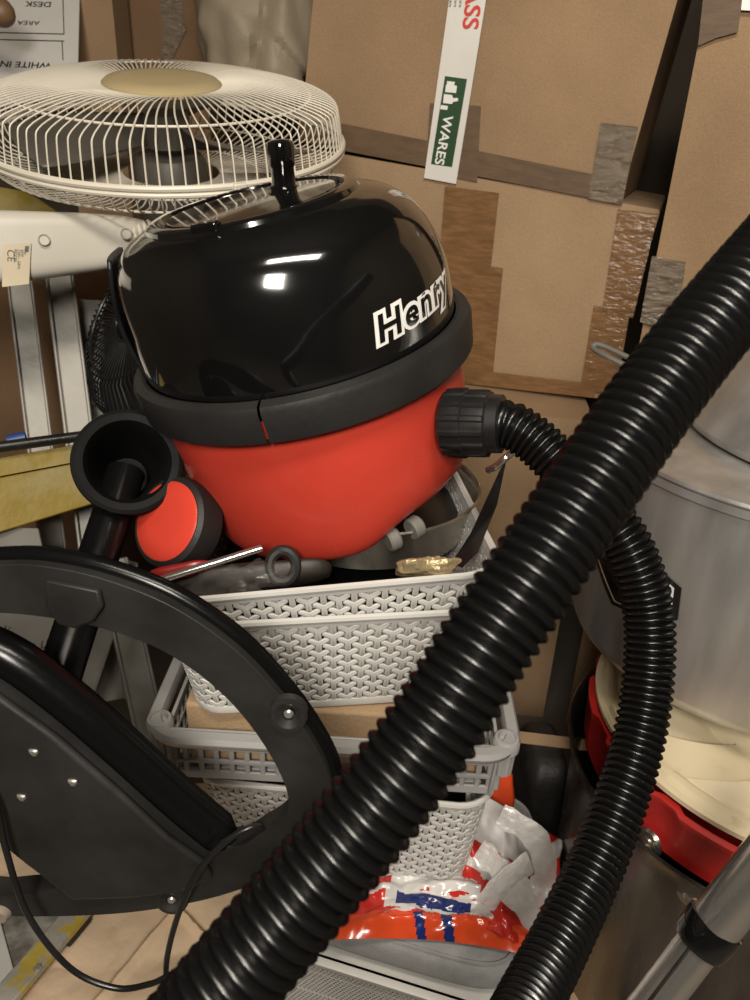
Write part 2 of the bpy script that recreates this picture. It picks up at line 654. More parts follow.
# upper box on it
BLa, BRa = at(300, 142, 1.27) + upB * 0.004, at(619, 204, 1.135) + upB * 0.004
bA, fA, uA, upA, bkA = make_box('cardboard_box', BLa, BRa, 0.42, 0.40, 'card_mid',
    'large brown cardboard box at top centre with a white and green label strip', BOXG)
tp = MB()
fA.decal(tp, [(300, 118), (345, 124), (612, 178), (616, 203), (345, 151), (300, 141)], 0.0045)
fA.decal(tp, [(430, 103), (481, 106), (477, 182), (426, 172)], 0.005)
part('tape', tp, 'tape_dull', bA, 'dull dark brown tape', smooth=0)
tp = MB()
fA.decal(tp, [(601, 122), (638, 127), (622, 205), (588, 199)], 0.006)
part('tape', tp, 'tape_clear', bA, 'wrinkled clear tape over the lower corner', smooth=0)
ls = MB()
fA.decal(ls, [(452, -20), (491, -20), (486, 0), (456, 184), (424, 178), (449, 0)], 0.008)
lab = part('label_strip', ls, 'label_white', bA, 'white label strip with a green panel', smooth=0)
lg = MB()
fA.decal(lg, [(445, 76), (467, 79), (452, 167), (431, 164)], 0.0086)
part('green_panel', lg, 'ink_green', lab, smooth=0)
lt = MB()
fA.text(lt, 'WARES', (444, 115), (435, 162), 0.0215, 0.0092, 0.0004)
# pot and bottle silhouettes
fA.decal(lt, [(447, 81), (455, 82), (454, 85), (457, 86), (456, 93), (445, 92), (446, 85), (447, 84)], 0.0092)
fA.decal(lt, [(444, 94), (452, 95), (453, 98), (458, 98), (458, 101), (453, 102), (452, 104), (443, 103)], 0.0092)
fA.decal(lt, [(441, 105), (448, 106), (447, 110), (440, 109)], 0.0092)
part('printing', lt, 'decal_white', lab, smooth=0)
lr = MB()
fA.text(lr, 'GLASS', (472, -50), (463, 24), 0.034, 0.0092, 0.0006)
part('printing', lr, 'ink_red', lab, smooth=0)
li = MB()
for k, px in enumerate((465, 460, 455)):
    fA.text(li, 'please handle with care', (px, -44), (px - 9, 30), 0.0065, 0.0092)
part('printing', li, 'ink_grey', lab, smooth=0)

# lower box standing on the floor
TRc = at(599, 402, 1.17)
u0 = Vector((1, -0.10, 0)).normalized()
bC, fC, *_ = make_box('cardboard_box', Vector((TRc.x, TRc.y, 0)) - u0 * 0.55, Vector((TRc.x, TRc.y, 0)), min(TL.z, TR.z) - 0.300 - 0.008, 0.36, 'card_mid',
    'tall brown cardboard box standing on the floor behind the grey plastic baskets', BOXG)
# right tall box
LD = at(648, 300, 1.09)
u1 = Vector((1, -0.35, 0)).normalized()
bD, fD, uD, upD, bkD = make_box('cardboard_box', Vector((LD.x, LD.y, 0)), Vector((LD.x, LD.y, 0)) + u1 * 0.45, 1.45, 0.4, 'card_mid',
    'tall brown cardboard box at the right edge behind the metal pots', BOXG)
tp = MB()
fD.decal(tp, [(652, 256), (686, 262), (676, 335), (640, 322)], 0.006)
part('tape', tp, 'tape_clear', bD, 'wrinkled clear tape', smooth=0)
tp = MB()
fD.decal(tp, [(705, -20), (745, -20), (738, 32), (716, 38), (698, 46)], 0.006)
part('tape', tp, 'tape_dull', bD, 'dark brown tape', smooth=0)
tp = MB()
fD.decal(tp, [(743, -10), (775, -10), (773, 12), (741, 10)], 0.007)
part('label_sticker', tp, 'label_white', bD, smooth=0)

# upper left boxes
p0, p1 = at(123, 60, 1.64), at(208, 62, 1.64)
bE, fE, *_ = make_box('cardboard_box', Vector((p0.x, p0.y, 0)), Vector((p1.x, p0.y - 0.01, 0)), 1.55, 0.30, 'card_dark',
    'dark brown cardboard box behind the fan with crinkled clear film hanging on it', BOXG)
fl = MB()
fE.decal(fl, [(158, -10), (180, -10), (186, 30), (172, 60), (160, 64), (164, 30)], 0.006)
part('film', fl, 'tape_clear', bE, smooth=0)
p0, p1 = at(60, 60, 1.52), at(118, 61, 1.52)
make_box('cardboard_box', Vector((p0.x, p0.y, 0)), Vector((p1.x, p0.y, 0)), 1.55, 0.10, 'card_mid',
    'narrow brown cardboard box beside the printed white paper', BOXG)
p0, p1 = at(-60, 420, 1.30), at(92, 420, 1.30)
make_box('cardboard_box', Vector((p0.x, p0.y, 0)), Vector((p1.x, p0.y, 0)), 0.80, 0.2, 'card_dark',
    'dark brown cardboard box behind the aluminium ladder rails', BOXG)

# printed paper sheet
fP = Frame(at(40, 30, 1.42), cdir(0.05, 0.42, 1))
mb = MB()
fP.decal(mb, [(-40, -30), (80, -30), (78, 62), (72, 95), (-40, 110)], 0.0, 0.004)
pp = thing('printed_paper', fP.p(20, 100), 'white printed paper sheet with upside down ruled writing at top left', 'paper')
part('sheet', mb, 'paper_white', pp, smooth=0)
mb = MB()
for a, b in (((-20, 32), (64, 34)), ((-20, 39), (64, 41)), ((62, -30), (64, 34)), ((62, 41), (63, 60)), ((-20, -4), (14, -3))):
    d = Vector((b[0] - a[0], b[1] - a[1])).normalized() * 0.45
    fP.decal(mb, [(a[0] - d.y, a[1] + d.x), (a[0] + d.y, a[1] - d.x), (b[0] + d.y, b[1] - d.x), (b[0] - d.y, b[1] + d.x)], 0.0006)
fP.text(mb, 'DESK', (52, 2), (30, 1.4), 0.021, 0.0008, 0.0002)
fP.text(mb, 'AREA', (40, 21), (20, 20.5), 0.017, 0.0008)
fP.text(mb, 'WHITE IN', (52, 63), (0, 61), 0.021, 0.0008, 0.0003)
part('printing', mb, 'ink_black', pp, smooth=0)

# wooden handle end
a, b = at(-40, -12, 1.25), at(13, 20, 1.25)
mb = MB()
d = (b - a)
pts = [a + d * t for t in (0, .3, .6, .8, .9, .96, 1.0)]
rr = [.022, .022, .023, .022, .018, .012, .003]
mb.tube(pts, lambda i: rr[i], 20)
solo('wooden_handle', mb, 'wood', 'brown rounded wooden handle end in front of the printed paper, top left corner', 'handle')


# beige cushion
def blob(c, ax, pw=0.6, amp=0.012, fr=9, nu=56, nv=36, folds=None):
    c = Vector(c)
    sg = lambda x, p: math.copysign(abs(x) ** p, x)

    def fn(a, b):
        th = 2 * math.pi * a
        ph = -math.pi / 2 + math.pi * b
        q = Vector((sg(math.cos(ph), pw) * sg(math.cos(th), pw), sg(math.cos(ph), pw) * sg(math.sin(th), pw), sg(math.sin(ph), pw)))
        p = ax[0] * q.x + ax[1] * q.y + ax[2] * q.z
        k = 1 + amp / max(p.length, .02) * (noise.noise(p * fr) + 0.5 * noise.noise(p * fr * 2.3))
        if folds:
            k += folds(q, p)
        return c + p * k
    return fn


mb = MB()
mb.grid(blob(at(258, 15, 1.5), (cdir(1, -.25, 0) * .125, cdir(0, .3, -1) * .09, cdir(.1, 1, .3) * .17), 0.75, 0.022, 9, folds=lambda q, p: -.22 * math.exp(-((q.x - .28 - .25 * q.z) / .10) ** 2) - .10 * math.exp(-((q.z + .15 + .5 * q.x) / .07) ** 2)), 96, 60, wrap_u=True)
pc = solo('vinyl_cushion', mb, 'cloth_beige', 'beige wrinkled padded vinyl cushion behind the fan, left of the labelled box', 'cushion')
# ------------------------------------------------------------------ pedestal fan lying face up
FC = at(168, 137, 1.0)
FN = cdir(0.06, 0.775, 0.630)
v = (CAM - FC).normalized()
FE2 = (v - FN * v.dot(FN)).normalized()
FE1 = FN.cross(FE2)
RF = 0.236
FS = RF / 0.238


def fp(r, a, h):
    return FC + FN * h + (FE1 * math.sin(a) + FE2 * math.cos(a)) * r


fan = thing('pedestal_fan', FC - FN * 0.16, 'large cream wire-caged fan facing upward behind the black vacuum', 'fan')
prof = [(.072, .062), (.095, .066), (.13, .067), (.165, .063), (.198, .057), (.221, .050), (.2275, .040), (.2335, .003)]


def wires(prof, n, tw, rad=0.00105, skip=None):
    mb = MB()
    for k in range(n):
        a = 2 * math.pi * k / n
        pts = []
        for r, h in prof:
            t = max(0, (0.17 - r) / 0.1)
            pts.append(fp(r * FS, a + tw * t * t, h))
        mb.tube(spline(pts, 3), rad, 5, caps=False)
    return mb


def ring(r, h, rad, n=96, mb=None):
    mb = mb or MB()
    mb.tube([fp(r * FS, 2 * math.pi * i / n, h) for i in range(n)], rad, 8, closed=True)
    return mb


g = wires(prof, 104, 0.16)
ring(.190, .0565, .0015, mb=g)
part('front_grille', g, 'cream_fan', fan)
rear = [(.232, -.002), (.227, -.018), (.210, -.030), (.16, -.040), (.11, -.044), (.065, -.044)]
g = wires(rear, 104, -0.16)
ring(.20, -.033, .0015, mb=g)
ring(.12, -.044, .0015, mb=g)
part('rear_grille', g, 'cream_fan', fan)
g = ring(.235, .0035, .0038)
ring(.235, -.0035, .0034, mb=g)
part('grille_rim', g, 'cream_fan', fan)
for k in range(4):
    a = R(18 + 90 * k)
    mb = MB()
    mb.box(fp(.238 * FS, a, 0), (FE1 * math.cos(a) - FE2 * math.sin(a)) * .008, (FE1 * math.sin(a) + FE2 * math.cos(a)) * .004, FN * .007)
    part('rim_clip', mb, 'cream_fan', fan, bevel=.0015)
mb = MB()
mb.lathe([(.0, .072), (.05, .0715), (.070, .069), (.075, .065), (.075, .060), (.07, .058), (0, .058)], FC, FN, FE1, FE2, 64)
part('centre_cap', mb, 'cream_cap', fan, 'beige round centre cap')
mb = MB()
mb.lathe([(0, .03), (.025, .03), (.03, .025), (.03, -.01), (0, -.01)], FC, FN, FE1, FE2, 40)
part('hub', mb, 'blade', fan)
for k in range(3):
    a0 = R(35 + 120 * k)

    def bl(s_, t_):
        r = .028 + (.195 - .028) * t_
        wdt = 0.35 + 0.55 * math.sin(math.pi * min(1, t_ * .75 + .12))
        a = a0 + (s_ - .5) * wdt + .35 * t_
        return fp(r * FS, a, .010 + (s_ - .5) * -.036 * (1 - .4 * t_))
    mb = MB()
    mb.grid(bl, 14, 14)
    part('blade', mb, 'blade', fan, solid=.003)
mb = MB()
mb.lathe([(0, -.022), (.042, -.022), (.048, -.03), (.05, -.075), (.05, -.10), (.03, -.11), (0, -.111)], FC, FN, FE1, FE2, 48)
part('motor_housing', mb, 'motor_shaded', fan)
# white control column with sticker, lying towards the left
c0, c1 = at(150, 240, 0.93), at(-150, 256, 0.80)
mb = MB()
ax = (c1 - c0).normalized()
secs = [(0, .016), (.03, .024), (.10, .029), (.22, .033), (.5, .039), (1, .046)]
pts, rads = [], []
up_ = cdir(0, 1, .25)
for t, r in secs:
    pts.append(c0.lerp(c1, t))
    rads.append(r)
y_ = (up_ - ax * up_.dot(ax)).normalized()
z_ = ax.cross(y_)
if z_.dot(CAM - c0) < 0:
    z_ = -z_
vs, fs = [], []
NS = 28
for p, r in zip(pts, rads):
    for k in range(NS):
        a = 2 * math.pi * k / NS
        cx, sx = math.cos(a), math.sin(a)
        e = 0.45
        vs.append(p + y_ * math.copysign(abs(sx) ** e, sx) * r + z_ * math.copysign(abs(cx) ** e, cx) * r * .8)
for i in range(len(pts) - 1):
    for k in range(NS):
        fs.append((i * NS + k, i * NS + (k + 1) % NS, (i + 1) * NS + (k + 1) % NS, (i + 1) * NS + k))
fs.append(tuple(range(NS)))
fs.append(tuple((len(pts) - 1) * NS + k for k in range(NS)))
mb.add(vs, fs)
col = part('control_column', mb, 'cream_col', fan, 'off-white plastic column with a rating sticker', smooth=40)
fcol = Frame(c0.lerp(c1, .5) + z_ * (.0322), (z_ * 1.0 + ax * 0.02))
mb = MB()
ring_pts = [at(150, 236, .92) + (at(128, 238, .915) - at(150, 236, .92)) * k / 4 for k in range(5)]
for q in ring_pts:
    mb.lathe([(.0175, -.0025), (.0195, 0), (.0175, .0025)], q, ax, y_, z_, 24)
part('neck_ring', mb, 'cream_fan', fan)
mb = MB()
fcol.decal(mb, [(3, 244), (31, 243), (29, 284), (2, 287)], .001)
st = part('rating_sticker', mb, mat('sticker', (.55, .47, .33), .5), col, smooth=0)
mb = MB()
fcol.text(mb, 'CE', (7, 249), (7.5, 262), .011, .0016)
for k in range(4):
    fcol.text(mb, ('MODEL:', '230V~ 50Hz', '45W', 'No.')[k], (14 + 3.4 * k, 249), (14.2 + 3.4 * k, 280), .0042, .0016)
mb2 = mb
fcol.decal(mb2, [(25, 246), (29, 246), (28.5, 252), (24.7, 252)], .0016, .0002)
part('printing', mb2, 'ink_grey', st, smooth=0)
for px, py in ((44, 240), (126, 234)):
    mb = MB()
    q = fcol.p(px, py, -.001)
    mb.lathe([(0, .001), (.0045, .001), (.0058, .003), (.0066, 0)], q, fcol.n, y_, ax, 20)
    part('screw_recess', mb, 'cream_col', col)

# ------------------------------------------------------------------ step ladder at the left
lad = thing('step_ladder', at(40, 480, .95) * 1.0, 'aluminium step ladder with worn yellow treads along the left edge', 'ladder')


def bar_px(a, b, wpx, Za, Zb, th, side=None):
    """flat bar between two pixel/depth points, wpx wide at first end"""
    A, B = at(*a, Za), at(*b, Zb)
    d = (B - A).normalized()
    f = (CAM - A).normalized()
    s_ = d.cross(f).normalized()
    n = s_.cross(d).normalized()
    hw = wpx / F * Za / 2
    mb = MB()
    mb.box((A + B) / 2, d * (B - A).length / 2, s_ * hw, n * th / 2)
    # raised lips of the channel
    for sg in (-1, 1):
        mb.box((A + B) / 2 + s_ * sg * hw * .88 + n * (th * .8), d * (B - A).length / 2, s_ * hw * .12, n * th * .5)
    return mb


for (a, b, wp, za, zb) in (((16, 255), (72, 700), 24, 1.05, 1.02), ((56, 250), (112, 700), 27, 1.02, .98),
                           ((112, 560), (170, 820), 30, .92, .92), ((128, 560), (60, 760), 22, .95, .93)):
    part('rail', bar_px(a, b, wp, za, zb, .012), 'alu_rail', lad, bevel=.0015)
mb = bar_px((91, 300), (100, 520), 22, 1.06, 1.04, .004)
part('side_plate', mb, 'panel_grey', lad, 'dark grey plate with a worn sticker', bevel=.001)


def tread(px, z1, z2, th):
    """px: four image corners of the front lip (tl, tr, br, bl)"""
    A, B, Cc, D = at(*px[0], z1), at(*px[1], z2), at(*px[2], z2), at(*px[3], z1)
    n = (B - A).cross(D - A).normalized()
    if n.dot(CAM - A) > 0:
        n = -n
    mb = MB()
    mb.prism([A, B, Cc, D], n * th)
    return mb


part('tread', tread([(-60, 489), (98, 459), (100, 502), (-60, 551)], .84, .92, .05), 'yellow', lad, 'worn yellow front face', bevel=.004)
part('tread_top', tread([(-60, 468), (96, 441), (98, 458), (-60, 488)], .845, .925, .12), 'yellow', lad, 'worn yellow top lip', bevel=.004)
mb = MB()
mb.tube([at(-60, 455, .835), at(98, 434, .915)], .0065, 16)
part('tread_rail', mb, 'satin_black', lad, 'black rounded rail')
part('tread', tread([(-60, 176), (30, 192), (62, 214), (-60, 222)], 1.12, 1.16, .05), 'yellow', lad, 'yellow upper tread', bevel=.004)
mb = MB()
mb.tube([at(8, 441, .90), at(26, 437, .905)], .007, 12)
part('end_cap', mb, 'blue', lad, 'blue plastic cap')
# grey plate with hand writing behind the ring base
fw = Frame(at(25, 600, .86), cdir(0.1, .35, 1))
mb = MB()
fw.decal(mb, [(-60, 525), (38, 528), (62, 640), (42, 705), (-60, 700)], 0, .006)
wp_ = thing('grey_panel', fw.p(0, 700), 'grey flat panel with black handwriting behind the black oval base', 'panel')
part('board', mb, 'panel_grey', wp_, bevel=.001)
mb = MB()
fw.text(mb, '.co.uk', (14, 655), (44, 648), .019, .0008, shear=.3)
fw.text(mb, 'uk', (-3, 640), (14, 632), .017, .0008, shear=.3)
part('handwriting', mb, 'ink_black', wp_, smooth=0)

# paint splashed boards at the bottom left, leaning on the floor
A, B = atZ(84, 905, .042), atZ(-40, 1050, .042)
d = (B - A).normalized()
f = UP
s_ = d.cross(f).normalized()
mb = MB()
mb.box((A + B) / 2, d * (B - A).length / 2, s_ * .016, f * .006)
bd = thing('splashed_board', Vector(((A.x + B.x) / 2, (A.y + B.y) / 2, 0)), 'paint splashed grey aluminium platform with a yellow edge on the floor, bottom left', 'platform')
part('edge_bar', mb, 'yellow_dirty', bd, 'dirty yellow edge bar', bevel=.002)
fb = Frame((A + B) / 2 - f * .008, f)
for q in (A.lerp(B, .12), A.lerp(B, .88)):
    mb = MB()
    mb.box(q - UP * .014, d * .02, s_ * .012, UP * .010)
    part('foot', mb, 'rubber', bd, bevel=.002)
mb = MB()
fb.decal(mb, [(-60, 900), (75, 885), (60, 918), (-30, 1010), (-60, 1010)], 0, .008)
part('plate', mb, 'alu_dirty', bd, 'grey plate with pale splashes', bevel=.001)
mb = MB()
fb.decal(mb, [(-30, 905), (-4, 905), (18, 985), (-5, 1020), (-30, 1020)], .004, .006)
part('strip', mb, 'white_plastic', bd, bevel=.001)
mb = MB()
q = fb.p(38, 968, .014)
mb.lathe([(0, .003), (.004, .003), (.006, 0)], q, f, s_, d, 6)
part('bolt', mb, 'alu_dirty', bd)

# crumpled kraft sheet on the floor
mb = MB()


def sheet(a, b):
    x, y = -.62 + .472 * a, .42 + .5 * b
    p = Vector((x, y, 0))
    z = .004 + .016 * abs(noise.noise(p * 6)) + .009 * abs(noise.noise(p * 15))
    z += .011 * math.exp(-((x + .9 * y + -.37 + .03 * math.sin(9 * y)) / .006) ** 2)
    z += .010 * math.exp(-((x - .5 * y + .60) / .006) ** 2)
    return Vector((x, y, z))


mb.grid(sheet, 190, 190)
solo('kraft_paper', mb, 'kraft', 'creased brown kraft sheet lying flat on the floor at bottom left', 'paper sheet', smooth=60)

# black wire grille behind the vacuum
GC = at(150, 330, .97)
gn = cdir(-.55, .25, .75)
ge = gn.orthogonal().normalized()
gf = gn.cross(ge)
gr = thing('wire_grille', GC - gf * .13, 'black round wire grille standing behind the left side of the vacuum', 'grille')
mb = MB()
for k in range(72):
    a = 2 * math.pi * k / 72
    dd = ge * math.cos(a) + gf * math.sin(a)
    mb.tube([GC + dd * .03 + gn * .03, GC + dd * .09 + gn * .03, GC + dd * .12 + gn * .01, GC + dd * .125 - gn * .02], .0012, 5, caps=False)
part('spokes', mb, 'satin_black', gr)
mb = MB()
for r, h in ((.03, .03), (.08, .031), (.122, .005), (.126, -.02)):
    mb.tube([GC + (ge * math.cos(2 * math.pi * i / 64) + gf * math.sin(2 * math.pi * i / 64)) * r + gn * h for i in range(64)], .002, 6, closed=True)
part('rings', mb, 'satin_black', gr)
mb = MB()
mb.lathe([(0, -.05), (.124, -.05), (.126, -.02), (.118, -.02), (.0, -.024)], GC, gn, ge, gf, 48)
part('backing', mb, 'rubber', gr)

# ------------------------------------------------------------------ vacuum cleaner
VC = at(300, 333, .735)
th_, ph_ = R(13), R(31)
VN = cdir(-math.sin(th_) * math.cos(ph_), math.cos(th_) * math.cos(ph_), math.sin(ph_))
v = (CAM - VC).normalized()
VE2 = (v - VN * v.dot(VN)).normalized()
VE1 = VN.cross(VE2)


def vp(r, a, h):
    return VC + VN * h + (VE1 * math.sin(a) + VE2 * math.cos(a)) * r


def vdir(a):
    return VE1 * math.sin(a) + VE2 * math.cos(a)


def vshift(mb):
    for i, p in enumerate(mb.v):
        h = (p - VC).dot(VN)
        mb.v[i] = p - VE1 * .013 * max(0.0, min(1.0, (h - .045) / .08)) ** 1.2
    return mb


vac = thing('vacuum_cleaner', vp(0, 0, -.19), 'round red vacuum cleaner with a glossy black domed top sitting in the grey basket', 'vacuum cleaner')
DOME = [(.150, -.006), (.1520, 0), (.1525, .012), (.1520, .035), (.1495, .060), (.1445, .082), (.136, .100), (.122, .1135), (.107, .120), (.098, .1225)]
TOP = [(.098, .1225), (.0965, .126), (.092, .1278), (.085, .1278), (.083, .1225), (.079, .1225), (.077, .1268), (.05, .1285), (0, .129)]


def smoothprof(p, n=5):
    q = spline([Vector((a, b, 0)) for a, b in p], n)
    return [(x.x, x.y) for x in q]


mb = MB()
mb.lathe(smoothprof(DOME), VC, VN, VE1, VE2, 128)
dome = part('dome', vshift(mb), 'gloss_black', vac, 'glossy black domed head', smooth=50)
mb = MB()
mb.lathe(TOP, VC, VN, VE1, VE2, 96)
lidp = part('cord_winder', vshift(mb), 'gloss_black', vac, 'round glossy disc with a winding knob', smooth=25)
ka = R(118)
KP = vp(.036, ka, .128) - VE1 * .013
mb = MB()
KN = (VN + VE1 * .16).normalized()
KE = VE2.cross(KN).normalized()
mb.lathe([(.0150, -.003), (.0150, .002), (.0110, .004), (.0103, .018), (.0120, .021), (.0126, .036), (.0112, .0395), (.007, .041), (0, .0415)], KP, KN, KE, KN.cross(KE), 32)
part('knob', mb, 'gloss_black', lidp)
mb = MB()
a = R(-25)
mb.box(vp(.091, a, .1275), vdir(a) * .006, (VE1 * math.cos(a) - VE2 * math.sin(a)) * .012, VN * .004)
part('catch', vshift(mb), 'gloss_black', lidp, bevel=.002)
# black rubber bumper band, split at the front
BAND = [(.1535, .0005), (.157, .0015), (.1655, -.001), (.1675, -.006), (.1655, -.033), (.162, -.036), (.1505, -.036)]
mb = MB()
g0 = R(-17)
mb.lathe(BAND, VC, VN, VE1, VE2, 120, g0 + R(.8), g0 + 2 * math.pi)
part('bumper_band', mb, 'rubber', vac, 'matt black bumper band', smooth=30)
BOWL = [(.150, -.020), (.152, -.036), (.152, -.060), (.1495, -.100), (.1455, -.135), (.1405, -.160), (.133, -.178), (.120, -.188), (.10, -.190), (0, -.190)]
mb = MB()


def bowlmod(r, h, a):
    # raised arch over the front castors
    d = math.atan2(math.sin(a - R(42)), math.cos(a - R(42)))
    k = math.exp(-(d / R(30)) ** 4)
    if h < -.12:
        h = h + k * (-.12 - h) * .34
    return r, h


mb.lathe(smoothprof(BOWL), VC, VN, VE1, VE2, 128, mod=bowlmod)
part('bowl', mb, 'red_plastic', vac, 'red plastic drum', smooth=50)
# castors under the front
for da in (17, 29):
    a = R(da)
    P = vp(.121, a, -.181)
    t_ = (VE1 * math.cos(a) - VE2 * math.sin(a))
    mb = MB()
    mb.lathe([(0, -.006), (.010, -.006), (.0115, -.004), (.0115, .004), (.010, .006), (0, .006)], P + vdir(a) * .006, t_, VN, vdir(a), 24)
    part('castor', mb, 'panel_grey', vac, 'small grey castor')
# rear wheel
WP = at(167, 521, .70)
wa = cdir(-.48, .20, .85)
we = wa.orthogonal().normalized()
wf = wa.cross(we)
mb = MB()
mb.lathe([(.020, -.034), (.036, -.034), (.043, -.028), (.0445, -.012), (.043, -.002), (.039, .001), (.0375, .001)], WP, wa, we, wf, 64)
whl = part('wheel', mb, 'rubber', vac, 'black tyre with a red hub cap')
mb = MB()
mb.lathe([(.0378, -.002), (.0378, .001), (.035, .0028), (.02, .004), (0, .0045)], WP, wa, we, wf, 64)
part('hub_cap', mb, 'red_plastic', whl, 'red round hub cap')
WP2 = vp(.15, R(165), -.15)
wa2 = (VE1 * .9 - VE2 * .3).normalized()
mb = MB()
mb.lathe([(0, -.02), (.036, -.02), (.043, -.014), (.043, .010), (.039, .014), (0, .014)], WP2, wa2, VN, wa2.cross(VN), 48)
part('wheel', mb, 'rubber', vac)
# cable guard at the left rear
mb = MB()


def guard(s_, t_):
    a = R(-104 + 22 * s_)
    h = -.005 + .115 * t_
    r = .153 + .009 * math.sin(math.pi * t_) - .004 * t_
    return vp(r, a, h)


mb.grid(guard, 10, 14)
part('cable_guard', mb, 'satin_black', vac, solid=.004)


# lettering round the dome
def dome_r(h):
    q = smoothprof(DOME)
    for (r0, h0), (r1, h1) in zip(q, q[1:]):
        if h0 <= h <= h1:
            return r0 + (r1 - r0) * (h - h0) / max(1e-6, h1 - h0)
    return .15


def dome_text(body, size, a0, h0, off, toff, slope):
    vs, fs = text2d(body, size, toff, 0.12, 1.14, .0025)
    mb = MB()
    out = []
    for x, y in vs:
        h = h0 + y + slope * x
        a = a0 + x * 1.22 / .154
        out.append(vp(dome_r(h) + off, a, h))
    mb.add(out, fs)
    return vshift(mb)


TS, TA, TH, TSL = .0310, R(22.5), .0205, .08
part('lettering', dome_text('Henry', TS, TA, TH, .0006, .0036, TSL), 'decal_white', dome, 'white outlined lettering', smooth=0)
part('lettering', dome_text('Henry', TS, TA, TH, .0012, .0006, TSL), 'gloss_black', dome, 'black lettering', smooth=0)

# hose with screw-on connector
h0, h1 = at(456, 423, .685), at(503, 424, .668)
hx = (h1 - h0).normalized()
hose = thing('vacuum_hose', at(530, 1000, .5), 'ribbed black vacuum hose curling from the red drum and crossing the foreground', 'hose')
he = hx.orthogonal().normalized()
hf = hx.cross(he)
L = (h1 - h0).length
mb = MB()


def cuffmod(r, h, a):
    if r > .027:
        r += .0016 * (1 if math.sin(a * 14) > .2 else 0)
    return r, h


mb.lathe([(0, -.012), (.026, -.012), (.0295, -.008), (.0305, 0), (.0305, L * .25), (.0290, L * .28), (.0290, L * .60), (.0285, L * .72), (.0265, L * .76), (.0262, L * .98), (.0245, L), (0, L)], h0, hx, he, hf, 112, mod=cuffmod)
part('connector', mb, 'satin_black', hose, 'black knurled connector cuff', smooth=30)
hp = [h1 - hx * .004, at(512, 426, .664), at(535, 441, .658), at(560, 465, .652), at(598, 505, .646), at(630, 550, .64), at(648, 610, .64), at(648, 680, .635), at(636, 750, .62), at(606, 840, .59),
      at(568, 925, .55), at(528, 1003, .50), at(490, 1080, .44), at(420, 1190, .38), at(300, 1260, .32), at(190, 1225, .30), at(146, 1130, .303), at(160, 1070, .308), at(207, 1009, .312),
      at(270, 934, .316), at(327, 865, .320), at(380, 800, .323), at(436, 723, .327), at(484, 646, .331), at(535, 571, .336), at(588, 492, .344), at(638, 420, .353), at(685, 357, .362),
      at(735, 296, .372), at(785, 238, .382), at(860, 150, .395), at(940, 60, .41)]
PITCH_H = .0065
NSUB = 8
path = resample(spline(hp, 40), PITCH_H / NSUB)


def hr(i):
    t = (i % NSUB) / NSUB
    return .0186 + .0030 * (0.5 + 0.5 * math.cos(2 * math.pi * t)) ** 0.6


mb = MB()
mb.tube(path, hr, 30)
part('ribbed_tube', mb, 'hose_black', hose, smooth=80)

# ------------------------------------------------------------------ baskets


def rrect(w_, d_, r, n=8):
    """closed outline of a rounded rectangle, counter-clockwise from front-left; returns list of (x, y)"""
    out = []
    for cx, cy, a0 in ((w_ / 2 - r, -d_ / 2 + r, -90), (w_ / 2 - r, d_ / 2 - r, 0), (-w_ / 2 + r, d_ / 2 - r, 90), (-w_ / 2 + r, -d_ / 2 + r, 180)):
        for k in range(n + 1):
            a = R(a0 + 90 * k / n)
            out.append((cx + r * math.cos(a), cy + r * math.sin(a)))
    return out


class Outline:
    def __init__(s, w_, d_, r):
        s.p = [Vector((*q, 0)) for q in rrect(w_, d_, r)]
        s.p.append(s.p[0])
        s.l = [0]
        for a, b in zip(s.p, s.p[1:]):
            s.l.append(s.l[-1] + (b - a).length)
        s.L = s.l[-1]

    def at(s, t):
        x = (t % 1.0) * s.L
        import bisect
        i = min(max(bisect.bisect_right(s.l, x) - 1, 0), len(s.p) - 2)
        k = (x - s.l[i]) / max(1e-9, s.l[i + 1] - s.l[i])
        return s.p[i].lerp(s.p[i + 1], k)


